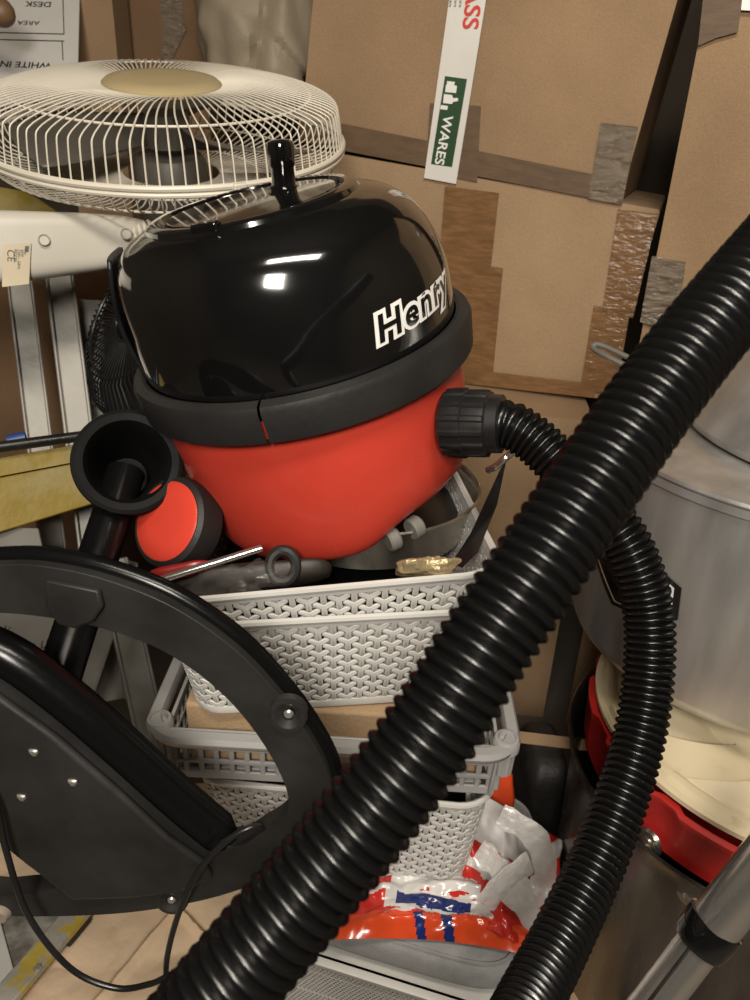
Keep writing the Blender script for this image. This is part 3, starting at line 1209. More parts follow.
def basket(c, yaw, w_, d_, h, zb, taper, label, m='grey_basket', D=.0146, group=None, tilt=0.0):
    """woven-look plastic basket; c = plan centre, zb = underside height"""
    rot = Matrix.Rotation(yaw, 3, 'Z') @ Matrix.Rotation(-tilt, 3, 'Y')
    top, bot = Outline(w_, d_, .035), Outline(w_ - 2 * taper, d_ - 2 * taper, .030)
    cen = Vector((c[0], c[1], zb))
    nc = max(2, round(bot.L * 1.03 / (D * .866) / 2) * 2)

    def W(t, y, off):
        """t along the outline 0..1, y height, off outward"""
        k = y / h
        a, b = bot.at(t), top.at(t)
        p = a.lerp(b, k)
        e = 1e-3
        tg = (bot.at(t + e).lerp(top.at(t + e), k) - bot.at(t - e).lerp(top.at(t - e), k))
        n = Vector((tg.y, -tg.x, 0)).normalized()
        q = p + n * off
        return cen + rot @ Vector((q.x, q.y, y - h * .5)) + Vector((0, 0, h * .5))
    root = thing('storage_basket', cen, label, 'basket', group)
    y0, y1 = .007, h - .008
    nr = max(2, round((y1 - y0) / D))
    Dv = (y1 - y0) / nr
    mb = MB()
    ux = 1.0 / nc                    # outline fraction per column (.866 D)
    hb = .178                        # half bar width in D
    for cidx in range(nc):
        for r_ in range(-1, nr + 2):
            cy = y0 + (r_ + (.5 if cidx % 2 else 0) + .25) * Dv
            ct = cidx * ux
            for ang in (30, 150, 270):
                ca, sa = math.cos(R(ang)), math.sin(R(ang))
                if cy + max(sa * .74, 0) * Dv < y0 - .001 or cy + min(sa * .74, 0) * Dv > y1 + .001:
                    continue
                pts = [(.72 - hb + hb * math.cos(b), hb * math.sin(b)) for b in [-math.pi / 2 + math.pi * k / 5 for k in range(6)]]
                pts += [(hb / math.tan(R(60)), hb), (-.02, .02), (-.02, -.02), (hb / math.tan(R(60)), -hb)]
                lay = []
                for (ins, off) in ((0, -.0016), (0, .0004), (.035, .0010)):
                    for (lx, ly) in pts:
                        ly2 = math.copysign(max(0, abs(ly) - ins), ly) if abs(ly) > .05 else ly
                        lx2 = lx - (ins if lx > .5 else 0)
                        xx, yy = lx2 * ca - ly2 * sa, lx2 * sa + ly2 * ca
                        hh = min(max(cy + yy * Dv, y0 - .003), y1 + .003)
                        lay.append(W(ct + xx / .866 * ux, hh, off - (.0007 * max(0, lx) if off > 0 else 0)))
                n = len(pts)
                fs = [tuple(range(n - 1, -1, -1)), tuple(range(2 * n, 3 * n))]
                for q in range(2):
                    fs += [(q * n + i, q * n + (i + 1) % n, (q + 1) * n + (i + 1) % n, (q + 1) * n + i) for i in range(n)]
                mb.add(lay, fs)
    part('woven_wall', mb, m, root, smooth=40)
    # rim, collar and foot strip swept round
    NSEG = 120

    def sweep(prof):
        q = MB()
        vs = [W(i / NSEG, y, o_) for i in range(NSEG) for o_, y in prof]
        k = len(prof)
        fs = [(i * k + j, ((i + 1) % NSEG) * k + j, ((i + 1) % NSEG) * k + (j + 1) % k, i * k + (j + 1) % k) for i in range(NSEG) for j in range(k)]
        q.add(vs, fs)
        return q
    part('rim', sweep([(-.0015, h - .012), (.0012, h - .012), (.0016, h - .007), (.0042, h - .0062), (.0056, h - .003), (.0046, h), (.0012, h + .0010), (-.0015, h - .001)]), m, root, smooth=40)
    q = sweep([(-.0018, 0), (.0020, .001), (.0024, .005), (.0014, .009), (-.0018, .009)])
    q.prism([W(i / 60, .001, -.001) for i in range(60)], Vector((0, 0, .002)))
    part('base', q, m, root, smooth=40)
    return root


# the two nested baskets under the vacuum
fm = atZ(330, 588, .640)
BY = R(7.5)
bw, bdp, bh = .318, .320, .122
ctr = fm + Matrix.Rotation(BY, 3, 'Z') @ Vector((.008, bdp / 2, 0))
basket((ctr.x, ctr.y), BY, bw - .012, bdp - .012, bh, .640 - bh, .021, 'pale grey woven-pattern basket holding the vacuum, upper of the two nested ones', tilt=R(4.2))
basket((ctr.x, ctr.y), BY, bw + .001, bdp + .001, bh, .611 - bh, .021, 'pale grey woven-pattern basket, lower of the nested pair above the brown carton', tilt=R(1.5))


def filler(name, c, yaw, hx_, hy_, z0, z1, m, label, cat):
    rt = Matrix.Rotation(yaw, 3, 'Z')
    mb = MB()
    mb.grid(blob(Vector((c[0], c[1], (z0 + z1) / 2)), (rt @ Vector((hx_, 0, 0)), rt @ Vector((0, hy_, 0)), Vector((0, 0, (z1 - z0) / 2))), .32, .004, 16), 72, 40, wrap_u=True)
    return solo(name, mb, m, label, cat)


filler('basket_dark_fill', (ctr.x, ctr.y), BY, .112, .112, .640 - bh + .006, .592, 'deep_black', 'added black filler darkening the bottom of the top basket under the pan', 'bag')  # added black filler so the holes in the wall look dark
# small basket below the tray
q4 = atY(335, 800, .565)
b4h = .145
basket((q4.x + .012, q4.y + .105), R(-4), .315, .21, b4h, .243, .014, 'pale grey woven-pattern basket on the union flag bag, under the lattice tray')

filler('small_basket_dark_fill', (q4.x + .012, q4.y + .105), R(-4), .138, .085, .249, .350, 'deep_black', 'added black filler darkening the inside of the small grey basket under the lattice tray', 'pouch')  # added black filler that gives the small basket its dark inside

# lattice stacking tray
TW, TD = .350, .33
tzr = .472
tm = atZ(331, 742, tzr)
TYaw = R(-1)
rot = Matrix.Rotation(TYaw, 3, 'Z')
tc_ = tm + rot @ Vector((0, TD / 2, 0))
tray = thing('stacking_tray', Vector((tc_.x, tc_.y, tzr - .075)), 'mid grey plastic stacking tray with square lattice sides holding a brown carton', 'tray')


def tp_(x, y, z):
    v_ = rot @ Vector((x, y, 0))
    return Vector((tc_.x + v_.x, tc_.y + v_.y, z))


mb = MB()
o_ = rrect(TW, TD, .03)
n = len(o_)
pr = [(-.004, -.012), (.004, -.012), (.009, -.009), (.011, -.003), (.008, .002), (-.002, .002), (-.004, -.002)]
vs = []
for i in range(n):
    a, b, c_ = Vector((*o_[i - 1], 0)), Vector((*o_[i], 0)), Vector((*o_[(i + 1) % n], 0))
    tg = (c_ - a)
    nn = Vector((tg.y, -tg.x, 0)).normalized()
    for of, dz in pr:
        p = b + nn * of
        vs.append(tp_(p.x, p.y, tzr + dz))
k = len(pr)
mb.add(vs, [(i * k + j, ((i + 1) % n) * k + j, ((i + 1) % n) * k + (j + 1) % k, i * k + (j + 1) % k) for i in range(n) for j in range(k)])
part('rim', mb, 'grey_tray', tray, smooth=45)


def lattice(A, B, h, nx, nz, nrm, taper):
    """rounded-bar lattice panel hanging from A-B"""
    mb = MB()
    d = (B - A)
    dn = d.normalized()
    down = Vector((0, 0, -h)) + nrm * -taper
    for i in range(nx + 1):
        p = A + d * (i / nx)
        wv = .0030 if 0 < i < nx else .007
        mb.box(p + down * .5, dn * wv, down * .5, nrm * .0015)
    for j in range(nz + 1):
        p = A + d * .5 + down * (j / nz)
        mb.box(p, d * .5, Vector((0, 0, .0030 if 0 < j < nz else .0055)), nrm * .0019)
    return mb


hw, hd, th2 = TW / 2 - .012, TD / 2 - .012, .056
zt = tzr - .010
cs = [tp_(-hw, -hd, zt), tp_(hw, -hd, zt), tp_(hw, hd, zt), tp_(-hw, hd, zt)]
nr_ = [rot @ Vector(q) for q in ((0, -1, 0), (1, 0, 0), (0, 1, 0), (-1, 0, 0))]
for i in range(4):
    part('lattice_side', lattice(cs[i], cs[(i + 1) % 4], th2, 21 if i % 2 == 0 else 19, 3, nr_[i], .003), 'grey_tray', tray, bevel=.0015)
mb = MB()
mb.box(tp_(0, 0, zt - th2), rot @ Vector((hw - .01, 0, 0)), rot @ Vector((0, hd - .01, 0)), (0, 0, .002))
part('base', mb, 'grey_tray', tray, bevel=.001)
for sx, sy in ((-1, -1), (1, -1), (-1, 1), (1, 1)):
    P = tp_(sx * (TW / 2 - .004), sy * (TD / 2 - .016), tzr - .006)
    mb = MB()
    mb.lathe([(.009, .010), (.0115, .0095), (.0135, .006), (.0135, -.004), (.0105, -.006), (.0092, -.034), (.005, -.038), (0, -.038)], P, UP, X, Y, 40,
             mod=lambda r, h, a: (r + (.0005 * math.sin(12 * a) if h < -.005 else 0), h))
    mb.lathe([(.009, .010), (.008, .004), (0, .003)], P, UP, X, Y, 24)
    part('stacking_peg', mb, 'grey_tray', tray)
# carton inside the tray
cb_top = .611 - bh - .001
mb = MB()
mb.box(tp_(0, 0, (cb_top + zt - th2 + .003) / 2), rot @ Vector((hw - .016, 0, 0)), rot @ Vector((0, hd - .012, 0)), (0, 0, (cb_top - zt + th2 - .003) / 2))
fl_ = solo('flat_carton', mb, 'card_light', 'flat light brown carton lying inside the grey lattice tray', 'cardboard box', bevel=.003)

# ------------------------------------------------------------------ things in the top basket
pc_ = vp(0, 0, -.19)
PZ = .652
PX = atZ(367, 481, PZ)
mb = MB()
mb.lathe([(0, -.052), (.104, -.052), (.114, -.046), (.122, -.006), (.127, 0), (.125, .0015), (.120, -.003), (.111, -.044), (.10, -.048), (0, -.048)], PX, UP, X, Y, 96)
pan = thing('steel_pan', PX - UP * .052, 'stainless steel pan in the top basket, under the right side of the vacuum', 'pan')
part('pan_body', mb, 'steel', pan, smooth=40)
mb = MB()
mb.tube(spline([at(488, 470, .78), at(496, 466, .77), at(505, 458, .765), at(512, 452, .765)], 5), .004, 10)
part('handle', mb, 'chrome', pan)
# black lid in the pan
mb = MB()
mb.lathe([(0, -.020), (.09, -.022), (.104, -.026), (.104, -.030), (0, -.028)], PX, UP, X, Y, 64)
part('lid', mb, 'satin_black', pan, 'shiny black lid lying inside')
# black folded sheet and gold foil at the basket's right
mb = MB()
mb.prism([at(452, 563, .70), at(470, 535, .73), at(500, 470, .80), at(506, 462, .81), at(497, 505, .78), at(478, 552, .71), at(462, 568, .69)], cdir(.3, .5, -1) * .004)
solo('black_sleeve', mb, 'satin_black', 'thin black sleeve tucked between the steel pan and the basket side', 'sleeve')
mb = MB()
mb.grid(blob(at(430, 566, .675), (cdir(1, .1, 0) * .030, cdir(0, .3, 1) * .014, cdir(0, 1, 0) * .008), .8, .010, 60), 30, 18, wrap_u=True)
solo('foil_wrapper', mb, mat('foil', (.42, .33, .18), .3, .4, bump=.6, bscale=60), 'crumpled pale gold wrapper at the front of the top basket', 'wrapper', smooth=20)
# chrome tube, red lid, clear bag, black clamp
mb = MB()
mb.tube([at(150, 583, .655), at(262, 548, .665)], .0034, 16)
solo('chrome_rod', mb, 'chrome', 'thin chrome rod lying slanted below the red wheel of the vacuum', 'rod')
mb = MB()
mb.grid(blob(at(182, 573, .69), (cdir(1, .2, 0) * .032, cdir(0, .3, 1) * .02, cdir(0, 1, 0) * .007), .6, .003, 30), 30, 18, wrap_u=True)
solo('red_tub', mb, 'red_deep', 'dark red plastic tub at the left of the top basket below the wheel', 'tub')
mb = MB()
mb.grid(blob(at(238, 581, .668), (cdir(1, .2, 0) * .050, cdir(0, .3, 1) * .014, cdir(0, 1, 0) * .013), .8, .012, 60), 50, 30, wrap_u=True)
solo('clear_bag', mb, 'film', 'crinkled clear plastic bag at the front left of the top basket', 'bag', smooth=30)
mb = MB()
mb.grid(blob(at(250, 577, .70), (cdir(1, .10, 0) * .075, cdir(0, .3, 1) * .02, cdir(0, 1, 0) * .012), .6, .004, 30), 30, 18, wrap_u=True)
solo('dark_pouch', mb, mat('pouch', (.022, .018, .014), .5), 'dark brown pouch under the clear bag in the top basket', 'pouch')
mb = MB()
Pc = at(283, 566, .685)
mb.tube([Pc + cdir(1, 0, 0) * .012 * math.sin(a) + cdir(0, 1, 0) * .014 * math.cos(a) for a in [2 * math.pi * k / 24 for k in range(24)]], .0055, 10, closed=True)
solo('black_clamp', mb, 'rubber', 'dark grey ring clamp at the front of the top basket beneath the red drum', 'clamp')
# ------------------------------------------------------------------ union flag bag, cushion, white basket
CY = R(-15)
crot = Matrix.Rotation(CY, 3, 'Z')
ctop = .232
cf = atZ(420, 949, ctop)
cu_c = cf + crot @ Vector((-.055, .125, 0))
sg = lambda x, p: math.copysign(abs(x) ** p, x)


def cushion(c, hx_, hy_, hz_, pw):
    def fn(a, b):
        th = 2 * math.pi * a
        ph = -math.pi / 2 + math.pi * b
        x = sg(math.cos(ph), .35) * sg(math.cos(th), pw) * hx_
        y = sg(math.cos(ph), .35) * sg(math.sin(th), pw) * hy_
        z = sg(math.sin(ph), .6) * hz_
        q = crot @ Vector((x, y, 0))
        p = Vector((c.x + q.x, c.y + q.y, c.z + z))
        return p + Vector((0, 0, 1)) * .003 * noise.noise(p * 18)
    return fn


mb = MB()
cz = Vector((cu_c.x, cu_c.y, ctop - .030))
mb.grid(cushion(cz, .160, .125, .030, .30), 96, 40, wrap_u=True)
cu = solo('fabric_cushion', mb, 'grey_fabric', 'grey fabric padded seat cushion under the union flag bag, on the white perforated basket', 'cushion')
mb = MB()
pts = []
for i in range(96):
    th = 2 * math.pi * i / 96
    q = crot @ Vector((sg(math.cos(th), .30) * .154, sg(math.sin(th), .30) * .119, 0))
    pts.append(Vector((cz.x + q.x, cz.y + q.y, ctop - .0085)))
mb.tube(pts, .0022, 6, closed=True)
link('piping', mb, 'grey_fabric', BASE[cu.name], cu)

# white perforated basket
wzt = ctop - .061
wb = thing('laundry_basket', Vector((cu_c.x, cu_c.y, 0)), 'white perforated plastic basket on the floor under the grey cushion', 'basket')
wo = Outline(.325, .255, .03)
wbo = Outline(.300, .230, .03)
mb = MB()
mb.uv = []
NS_ = 96
for j in range(9):
    k = j / 8
    for i in range(NS_ + 1):
        q = crot @ wbo.at(i / NS_ * .99999).lerp(wo.at(i / NS_ * .99999), k)
        mb.v.append(Vector((cu_c.x + q.x, cu_c.y + q.y, .003 + (wzt - .013) * k)))
        mb.uv.append((i / NS_ * wo.L, (wzt - .013) * k))
for j in range(8):
    for i in range(NS_):
        mb.f.append((j * (NS_ + 1) + i, j * (NS_ + 1) + i + 1, (j + 1) * (NS_ + 1) + i + 1, (j + 1) * (NS_ + 1) + i))
        mb.mi.append(0)
part('perforated_wall', mb, 'white_perf', wb, smooth=60)
mb = MB()
pr = [(-.003, -.014), (.002, -.014), (.007, -.009), (.008, -.002), (.004, 0), (-.003, 0)]
vs = []
for i in range(NS_):
    p, pa, pb = wo.at(i / NS_), wo.at(i / NS_ - .002), wo.at(i / NS_ + .002)
    nn = Vector(((pb - pa).y, -(pb - pa).x, 0)).normalized()
    for of, dz in pr:
        q = crot @ (p + nn * of)
        vs.append(Vector((cu_c.x + q.x, cu_c.y + q.y, wzt + dz)))
k = len(pr)
mb.add(vs, [(i * k + j, ((i + 1) % NS_) * k + j, ((i + 1) % NS_) * k + (j + 1) % k, i * k + (j + 1) % k) for i in range(NS_) for j in range(k)])
part('rim', mb, 'white_plastic', wb, smooth=45)
mb = MB()
mb.prism([Vector((cu_c.x, cu_c.y, .001)) + crot @ wbo.at(i / 60) for i in range(60)], Vector((0, 0, .003)))
part('base', mb, 'white_plastic', wb, smooth=0)
mb = MB()
mb.prism([Vector((cu_c.x, cu_c.y, wzt - .003)) + crot @ wo.at(i / 60) for i in range(60)], Vector((0, 0, .003)))
part('lid', mb, 'white_plastic', wb, smooth=0)


# union flag plastic bag: flat front packet and gathered mound behind
def jack(u, v):
    """0 white 1 red 2 blue 3 orange-red"""
    if v < .20:
        if .45 < u < .5 or .6 < u < .65:
            return 2
        return 3
    x, y = (u - .5) * 2, (v - .62) * 2.4
    if abs(y) < .16 or abs(x + .1) < .10:
        return 1
    if abs(y) < .28 or abs(x + .1) < .17:
        return 0
    d1, d2 = abs(y - x * 1.1), abs(y + x * 1.1)
    if min(d1, d2) < .12:
        return 1
    if min(d1, d2) < .32:
        return 0
    return 2


fr0 = atZ(330, 925, .245)


def packet(u, v):
    # front packet seen at x 345..530, y 880..950
    px = 335 + 205 * u + 10 * v
    py = 945 + (u - .3) * 18 - 75 * v - 8 * math.sin(math.pi * u) * (1 - v)
    p = atZ(px, py, ctop + .004)
    e = min(1, 5 * min(u, 1 - u)) * min(1, 6 * min(v, 1 - v) + .0)
    h = .017 * e + .006 * e * noise.noise(Vector((u * 7, v * 5, 3))) + .0035 * e * noise.noise(Vector((u * 20, v * 11, 8)))
    if .52 < v < .75 and .3 < u < .9:
        h += .010 * math.sin((v - .52) / .23 * math.pi) * math.sin((u - .3) / .6 * math.pi)
    return p + UP * h


def packet_m(u, v):
    j = .022 * noise.noise(Vector((u * 30, v * 30, 4))) + .03 * noise.noise(Vector((u * 9, v * 9, 6)))
    jb = .5 * (math.floor(u * 26) % 2) * .035            # stepped print edges
    if v < .27 + j:
        return 2 if (.40 < u + v * .15 < .445 or .535 < u + v * .15 < .585) else 3
    if v > .56 + j and .24 < u < .88 + j:
        if .74 < u < .82 and v < .68:
            return 2
        return 0
    if .22 < u < .80:
        e = v - .41 + (u - .45) * .30 + j
        if abs(e) < .085 and .27 < u < .64:
            return 2
        if abs(e) < .13 + jb:
            return 0
    if u > .84:
        return 0 if (v + u * .6) % .35 < .10 + jb else 1
    return 1 if (v * 1.3 - u + 2) % .5 > .10 else 0


bag = thing('union_flag_bag', fr0, 'red white and blue union flag plastic bag on the grey cushion beneath the small basket', 'bag')
mb = MB()
mb.grid(packet, 110, 64, packet_m)
part('front_packet', mb, ['bag_white', 'bag_red', 'bag_blue', 'bag_orange'], bag, smooth=40)


def mound(u, v):
    px = 462 + 92 * u + 12 * v * (u - .3)
    base = 955 - 40 * (1 - u)
    Zf = .80 + .08 * v
    py = base - 135 * v + 20 * u * v
    p = at(px, py, .80 + .10 * v + .05 * abs(u - .4))
    return p + cdir(0, .3, 1) * (.022 * math.sin(math.pi * u) + .012 * noise.noise(Vector((u * 4, v * 5, 1))) + .006 * noise.noise(Vector((u * 12, v * 9, 5))))


def mound_m(u, v):
    n_ = .12 * noise.noise(Vector((u * 5, v * 5, 9)))
    a = abs((u + n_) - (v * 1.1 - .05))
    b = abs((u + n_) - (1.05 - v))
    if a < .07 or b < .05:
        return 0
    if v > .62 and u < .85:
        return 0
    if u > .88 and v < .35:
        return 2
    if abs(v - .45 + n_) < .06:
        return 0
    return 1 if noise.noise(Vector((u * 3, v * 3, 2))) > -.25 else 0


mb = MB()
mb.grid(mound, 64, 80, mound_m)
part('gathered_mound', mb, ['bag_white', 'bag_red', 'bag_blue'], bag, smooth=40, solid=.003)
# milky handles looped over the mound
mb = MB()
for pts in ([(500, 815, .80), (535, 838, .79), (545, 880, .79), (520, 900, .785), (500, 870, .785), (478, 850, .79)],
            [(515, 880, .785), (530, 915, .78), (548, 935, .78)],
            [(485, 905, .77), (505, 880, .775), (530, 862, .785)]):
    P_ = spline([at(a, b, z) for a, b, z in pts], 10)
    for i in range(len(P_) - 1):
        pass
    mb.tube(P_, lambda i: .013 + .006 * noise.noise(Vector((i * .25, len(P_), 0))), 12, flat=.16, up=cdir(.3, 1, 0))
part('handle_strip', mb, 'film_milky', bag, 'milky white plastic strips', smooth=40)

# orange-red packet behind, kraft roll and dark case
mb = MB()
mb.grid(blob(at(499, 788, .93), (cdir(1, 0, 0) * .017, cdir(0, 0, 1) * .015, cdir(0, 1, 0) * .028), .55, .006, 30), 30, 24, wrap_u=True)
solo('red_packet', mb, 'bag_orange', 'small orange-red packet behind the right corner of the lattice tray', 'packet')
mb = MB()
mb.lathe([(.0, .12), (.012, .119), (.022, .113), (.027, .102), (.028, .08), (.029, 0), (0, 0)], Vector((atZ(534, 752, .12).x, atZ(534, 752, .12).y + .012, 0)), UP, X, Y, 28,
         mod=lambda r, h, a: (r * (1 + .06 * math.sin(3 * a + h * 12)), h))
solo('kraft_roll', mb, 'card_dark', 'upright brown paper roll with a rounded top, right of the lattice tray', 'paper roll')
mb = MB()
cc = Vector((.258, .815, .118))
mb.grid(blob(cc, (Vector((.030, 0, 0)), Vector((0, .065, 0)), Vector((0, 0, .118))), .45, .008, 12), 56, 40, wrap_u=True)
dk = solo('dark_case', mb, 'vinyl_grey', 'dark grey scuffed case standing between the union flag bag and the steel pot', 'case')
mb = MB()
mb.box(at(560, 742, 1.0), cdir(1, -.12, 0) * .055, cdir(0, 1, 0) * .008, cdir(0, .3, 1) * .004)
solo('card_strip', mb, 'card_mid', 'brown cardboard strip lying across behind the upright paper roll', 'cardboard strip', bevel=.001)
# white vented thing on floor
vb = at(590, 972, .92)
vt = thing('vented_cover', Vector((vb.x, vb.y, 0)), 'white slotted plastic cover on the floor beside the steel pot', 'cover')
mb = MB()
a_, b_ = cdir(1, -.35, 0), cdir(.2, .8, .6)
n_ = a_.cross(b_)
mb.box(vb, a_ * .045, b_ * .03, n_ * .006)
part('shell', mb, 'white_plastic', vt, bevel=.003)
mb = MB()
for i in range(2):
    for j in range(4):
        mb.box(vb + a_ * (-.022 + .044 * i) + b_ * (-.018 + .012 * j) + n_ * .007, a_ * .017, b_ * .003, n_ * .0022)
part('slots', mb, 'ink_grey', vt, smooth=0)
mb = MB()
q = Vector((at(585, 1010, .95).x, at(585, 1010, .95).y, 0))
mb.box(q + Vector((-.060, -.015, .03)), Vector((.05, -.012, 0)), Vector((.01, .04, 0)), Vector((0, 0, .03)))
solo('small_carton', mb, 'card_light', 'small pale carton on the floor in front of the white slotted cover', 'cardboard box', bevel=.001)

# ------------------------------------------------------------------ pots at the right
# steel pot on the floor with red bowl and cream dish inside
SP = Vector((.449, .645, 0))
pot = thing('steel_pot', SP, 'dark shiny steel pot on the floor at right holding the red bowl', 'pot')
mb = MB()
mb.lathe([(0, .002), (.180, .002), (.189, .012), (.193, .05), (.202, .345), (.207, .368), (.213, .380), (.2115, .383), (.207, .378), (.200, .35), (.190, .05), (.17, .012), (0, .012)], SP, UP, X, -Y, 128)
part('pot_body', mb, 'steel_dark', pot, smooth=40)
for px, py in ((648, 842), (691, 896)):
    r_ = ray(px, py)
    # first hit with the wall cylinder
    a = r_.x ** 2 + r_.y ** 2
    b = -2 * (r_.x * SP.x + r_.y * SP.y)
    c_ = SP.x ** 2 + SP.y ** 2 - .2005 ** 2
    t = (-b - math.sqrt(max(0, b * b - 4 * a * c_))) / (2 * a)
    P_ = CAM + r_ * t
    nn = (P_ - Vector((SP.x, SP.y, P_.z))).normalized()
    mb = MB()
    mb.lathe([(0, .0022), (.013, .0018), (.0155, -.001)], P_, nn, UP, nn.cross(UP), 28)
    part('handle_plate', mb, 'steel', pot)
    mb = MB()
    mb.lathe([(.0072, .001), (.0068, .004), (.004, .0055), (0, .006)], P_, nn, UP, nn.cross(UP), 20)
    part('rivet', mb, 'steel', pot)
    if px == 648:
        R1 = P_
    else:
        R2 = P_
RB = Vector((.457, .640, .360))
mb = MB()


def redmod(r, h, a):
    if r > .190 and h > .03 and (math.degrees(a) % 30) < 9:
        r -= .006
    return r, h


mb.lathe([(0, .0), (.165, .0), (.188, .008), (.203, .020), (.204, .034), (.2045, .065), (.206, .068), (.206, .073), (.198, .073), (.188, .05), (.16, .01), (0, .008)], RB, UP, X, -Y, 144, mod=redmod)
rb = solo('red_bowl', mb, 'red_dark', 'glossy red plastic bowl sitting in the rim of the dark steel pot', 'bowl', smooth=40)
# cream dish with swirling scallops
DC = Vector((.459, .648, .433))
mb = MB()


def dish(u, v):
    a = 2 * math.pi * u
    r = .196 * v
    k = 0
    if .45 < v < .97:
        t = (v - .45) / .52
        ph = (14 * u) % 1.0
        a -= 2 * math.pi / 14 * 1.5 * t * t
        k = .015 * (1 - ph) * math.sin(math.pi * min(1, t * 1.15)) ** .6 if t < .87 else .011 * (1 - ph) * .35
    z = .012 + k
    # raised centre stepping up in concentric rings to carry the pot
    if v < .56:
        e = min(1.0, (.56 - v) / .18)
        z = max(z, .012 + .046 * (math.floor(e * 5) / 5 * .7 + e * .3))
    if v >= .97:
        a -= 2 * math.pi / 14 * 1.5
        z = .010
    return DC + Vector((r * math.sin(a), -r * math.cos(a), z))


mb.grid(dish, 336, 60, wrap_u=True)
mb.lathe([(.196, .010), (.200, .009), (.200, .004), (.190, .0), (0, .0)], DC, UP, X, -Y, 96)
solo('cream_dish', mb, 'cream_dish', 'round cream dish with swirling scallops between the red bowl and the aluminium stock pot', 'dish', smooth=50)
# aluminium stock pot with hexagonal badge
AP = Vector((.442, .735, .492))
AR, AH = .205, .235
ap = thing('stock_pot', AP, 'large brushed aluminium stock pot with a black six-sided badge, lower of the two stacked', 'pot')
mb = MB()
mb.lathe([(0, 0), (.185, 0), (.197, .006), (AR, .022), (AR, AH - .01), (AR + .004, AH - .008), (AR + .004, AH), (AR - .003, AH), (AR - .003, .02), (.19, .006), (0, .004)], AP, UP, X, -Y, 128)
part('pot_body', mb, 'alu', ap, smooth=40)


def cyl_hit(px, py, Cx, r):
    r_ = ray(px, py)
    a = r_.x ** 2 + r_.y ** 2
    b = -2 * (r_.x * Cx.x + r_.y * Cx.y)
    c_ = Cx.x ** 2 + Cx.y ** 2 - r ** 2
    t = (-b - math.sqrt(max(0, b * b - 4 * a * c_))) / (2 * a)
    return CAM + r_ * t


def cylpatch(mb, uv, Cx, r, n=10, mi=0):
    """polygon in (angle, z) filled as a fan of fine strips round the cylinder"""
    ca = sum(q[0] for q in uv) / len(uv)
    cz_ = sum(q[1] for q in uv) / len(uv)
    vs, fs = [], []
    m = len(uv) * n
    ringp = []
    for i in range(len(uv)):
        a, b = uv[i], uv[(i + 1) % len(uv)]
        for k in range(n):
            ringp.append((a[0] + (b[0] - a[0]) * k / n, a[1] + (b[1] - a[1]) * k / n))
    lv = 6
    for j in range(lv + 1):
        for a, z in ringp:
            aa, zz = ca + (a - ca) * j / lv, cz_ + (z - cz_) * j / lv
            vs.append(Vector((Cx.x + r * math.sin(aa), Cx.y - r * math.cos(aa), zz)))
    for j in range(lv):
        for i in range(m):
            fs.append((j * m + i, j * m + (i + 1) % m, (j + 1) * m + (i + 1) % m, (j + 1) * m + i))
    mb.add(vs, fs, mi)
    return mb


hexpx = [(590, 568), (606, 556), (640, 562), (676, 589), (672, 618), (648, 617), (612, 600)]
hexpx = [(594, 552), (612, 545), (656, 564), (682, 588), (678, 620), (660, 622), (612, 604)]
uv = []
for q in hexpx:
    P_ = cyl_hit(*q, AP, AR)
    uv.append((math.atan2(P_.x - AP.x, -(P_.y - AP.y)), P_.z))
sc_ = lambda k: [(sum(q[0] for q in uv) / len(uv) + (a - sum(q[0] for q in uv) / len(uv)) * k, sum(q[1] for q in uv) / len(uv) + (z - sum(q[1] for q in uv) / len(uv)) * k) for a, z in uv]
bad = part('badge', cylpatch(MB(), uv, AP, AR + .0008), 'gloss_black', ap, 'black six-sided badge', smooth=60)
part('badge_line', cylpatch(MB(), sc_(.86), AP, AR + .0011), 'label_white', bad, 'white border line', smooth=60)
part('badge_field', cylpatch(MB(), sc_(.81), AP, AR + .0014), 'gloss_black', bad, smooth=60)
mb = MB()
ca = sum(q[0] for q in uv) / len(uv)
czz = sum(q[1] for q in uv) / len(uv)
for k in range(3):
    pts = []
    for i in range(20):
        t = i / 19
        a = ca + (-.085 + .17 * t)
        z = czz + .004 * math.sin(t * 9 + k * 2) + .008 * (k - 1)
        pts.append(Vector((AP.x + (AR + .002) * math.sin(a), AP.y - (AR + .002) * math.cos(a), z)))
    mb.tube(pts, .0009, 5)
part('badge_script', mb, 'pink', bad, 'pink swirling script')
mb = MB()
mb.tube([at(652, 486, .80), at(676, 500, .79)], .004, 10)
mb.tube([at(676, 500, .79), at(690, 507, .80)], .003, 10)
part('handle', mb, 'chrome', ap)
# upper steel pot stacked on top
mb = MB()
mb.lathe([(0, AH + .001), (AR + .0045, AH + .001), (AR + .0055, AH + .003), (AR + .0045, AH + .006), (AR - .01, AH + .0065), (AR - .015, AH + .009), (0, AH + .010)], AP, UP, X, -Y, 128)
part('lid', mb, 'alu', ap, 'flat aluminium lid', smooth=40)
UP_ = Vector((.520, .727, AP.z + AH + .0105))
up2 = thing('steel_container', UP_, 'shiny brushed steel container stacked on top of the aluminium stock pot', 'pot')
mb = MB()
mb.lathe([(0, 0), (.186, 0), (.195, .004), (.199, .012), (.149, .098), (.152, .101), (.152, .106), (.146, .106), (.190, .02), (0, .006)], UP_, UP, X, -Y, 128)
part('pot_body', mb, 'alu', up2, smooth=40)
mb = MB()
mb.tube(spline([at(664, 372, .90), at(634, 360, .91), at(600, 345, .93), at(594, 349, .93), at(612, 359, .91), at(664, 384, .89)], 8), .0035, 8)
part('handle', mb, 'panel_grey', up2)

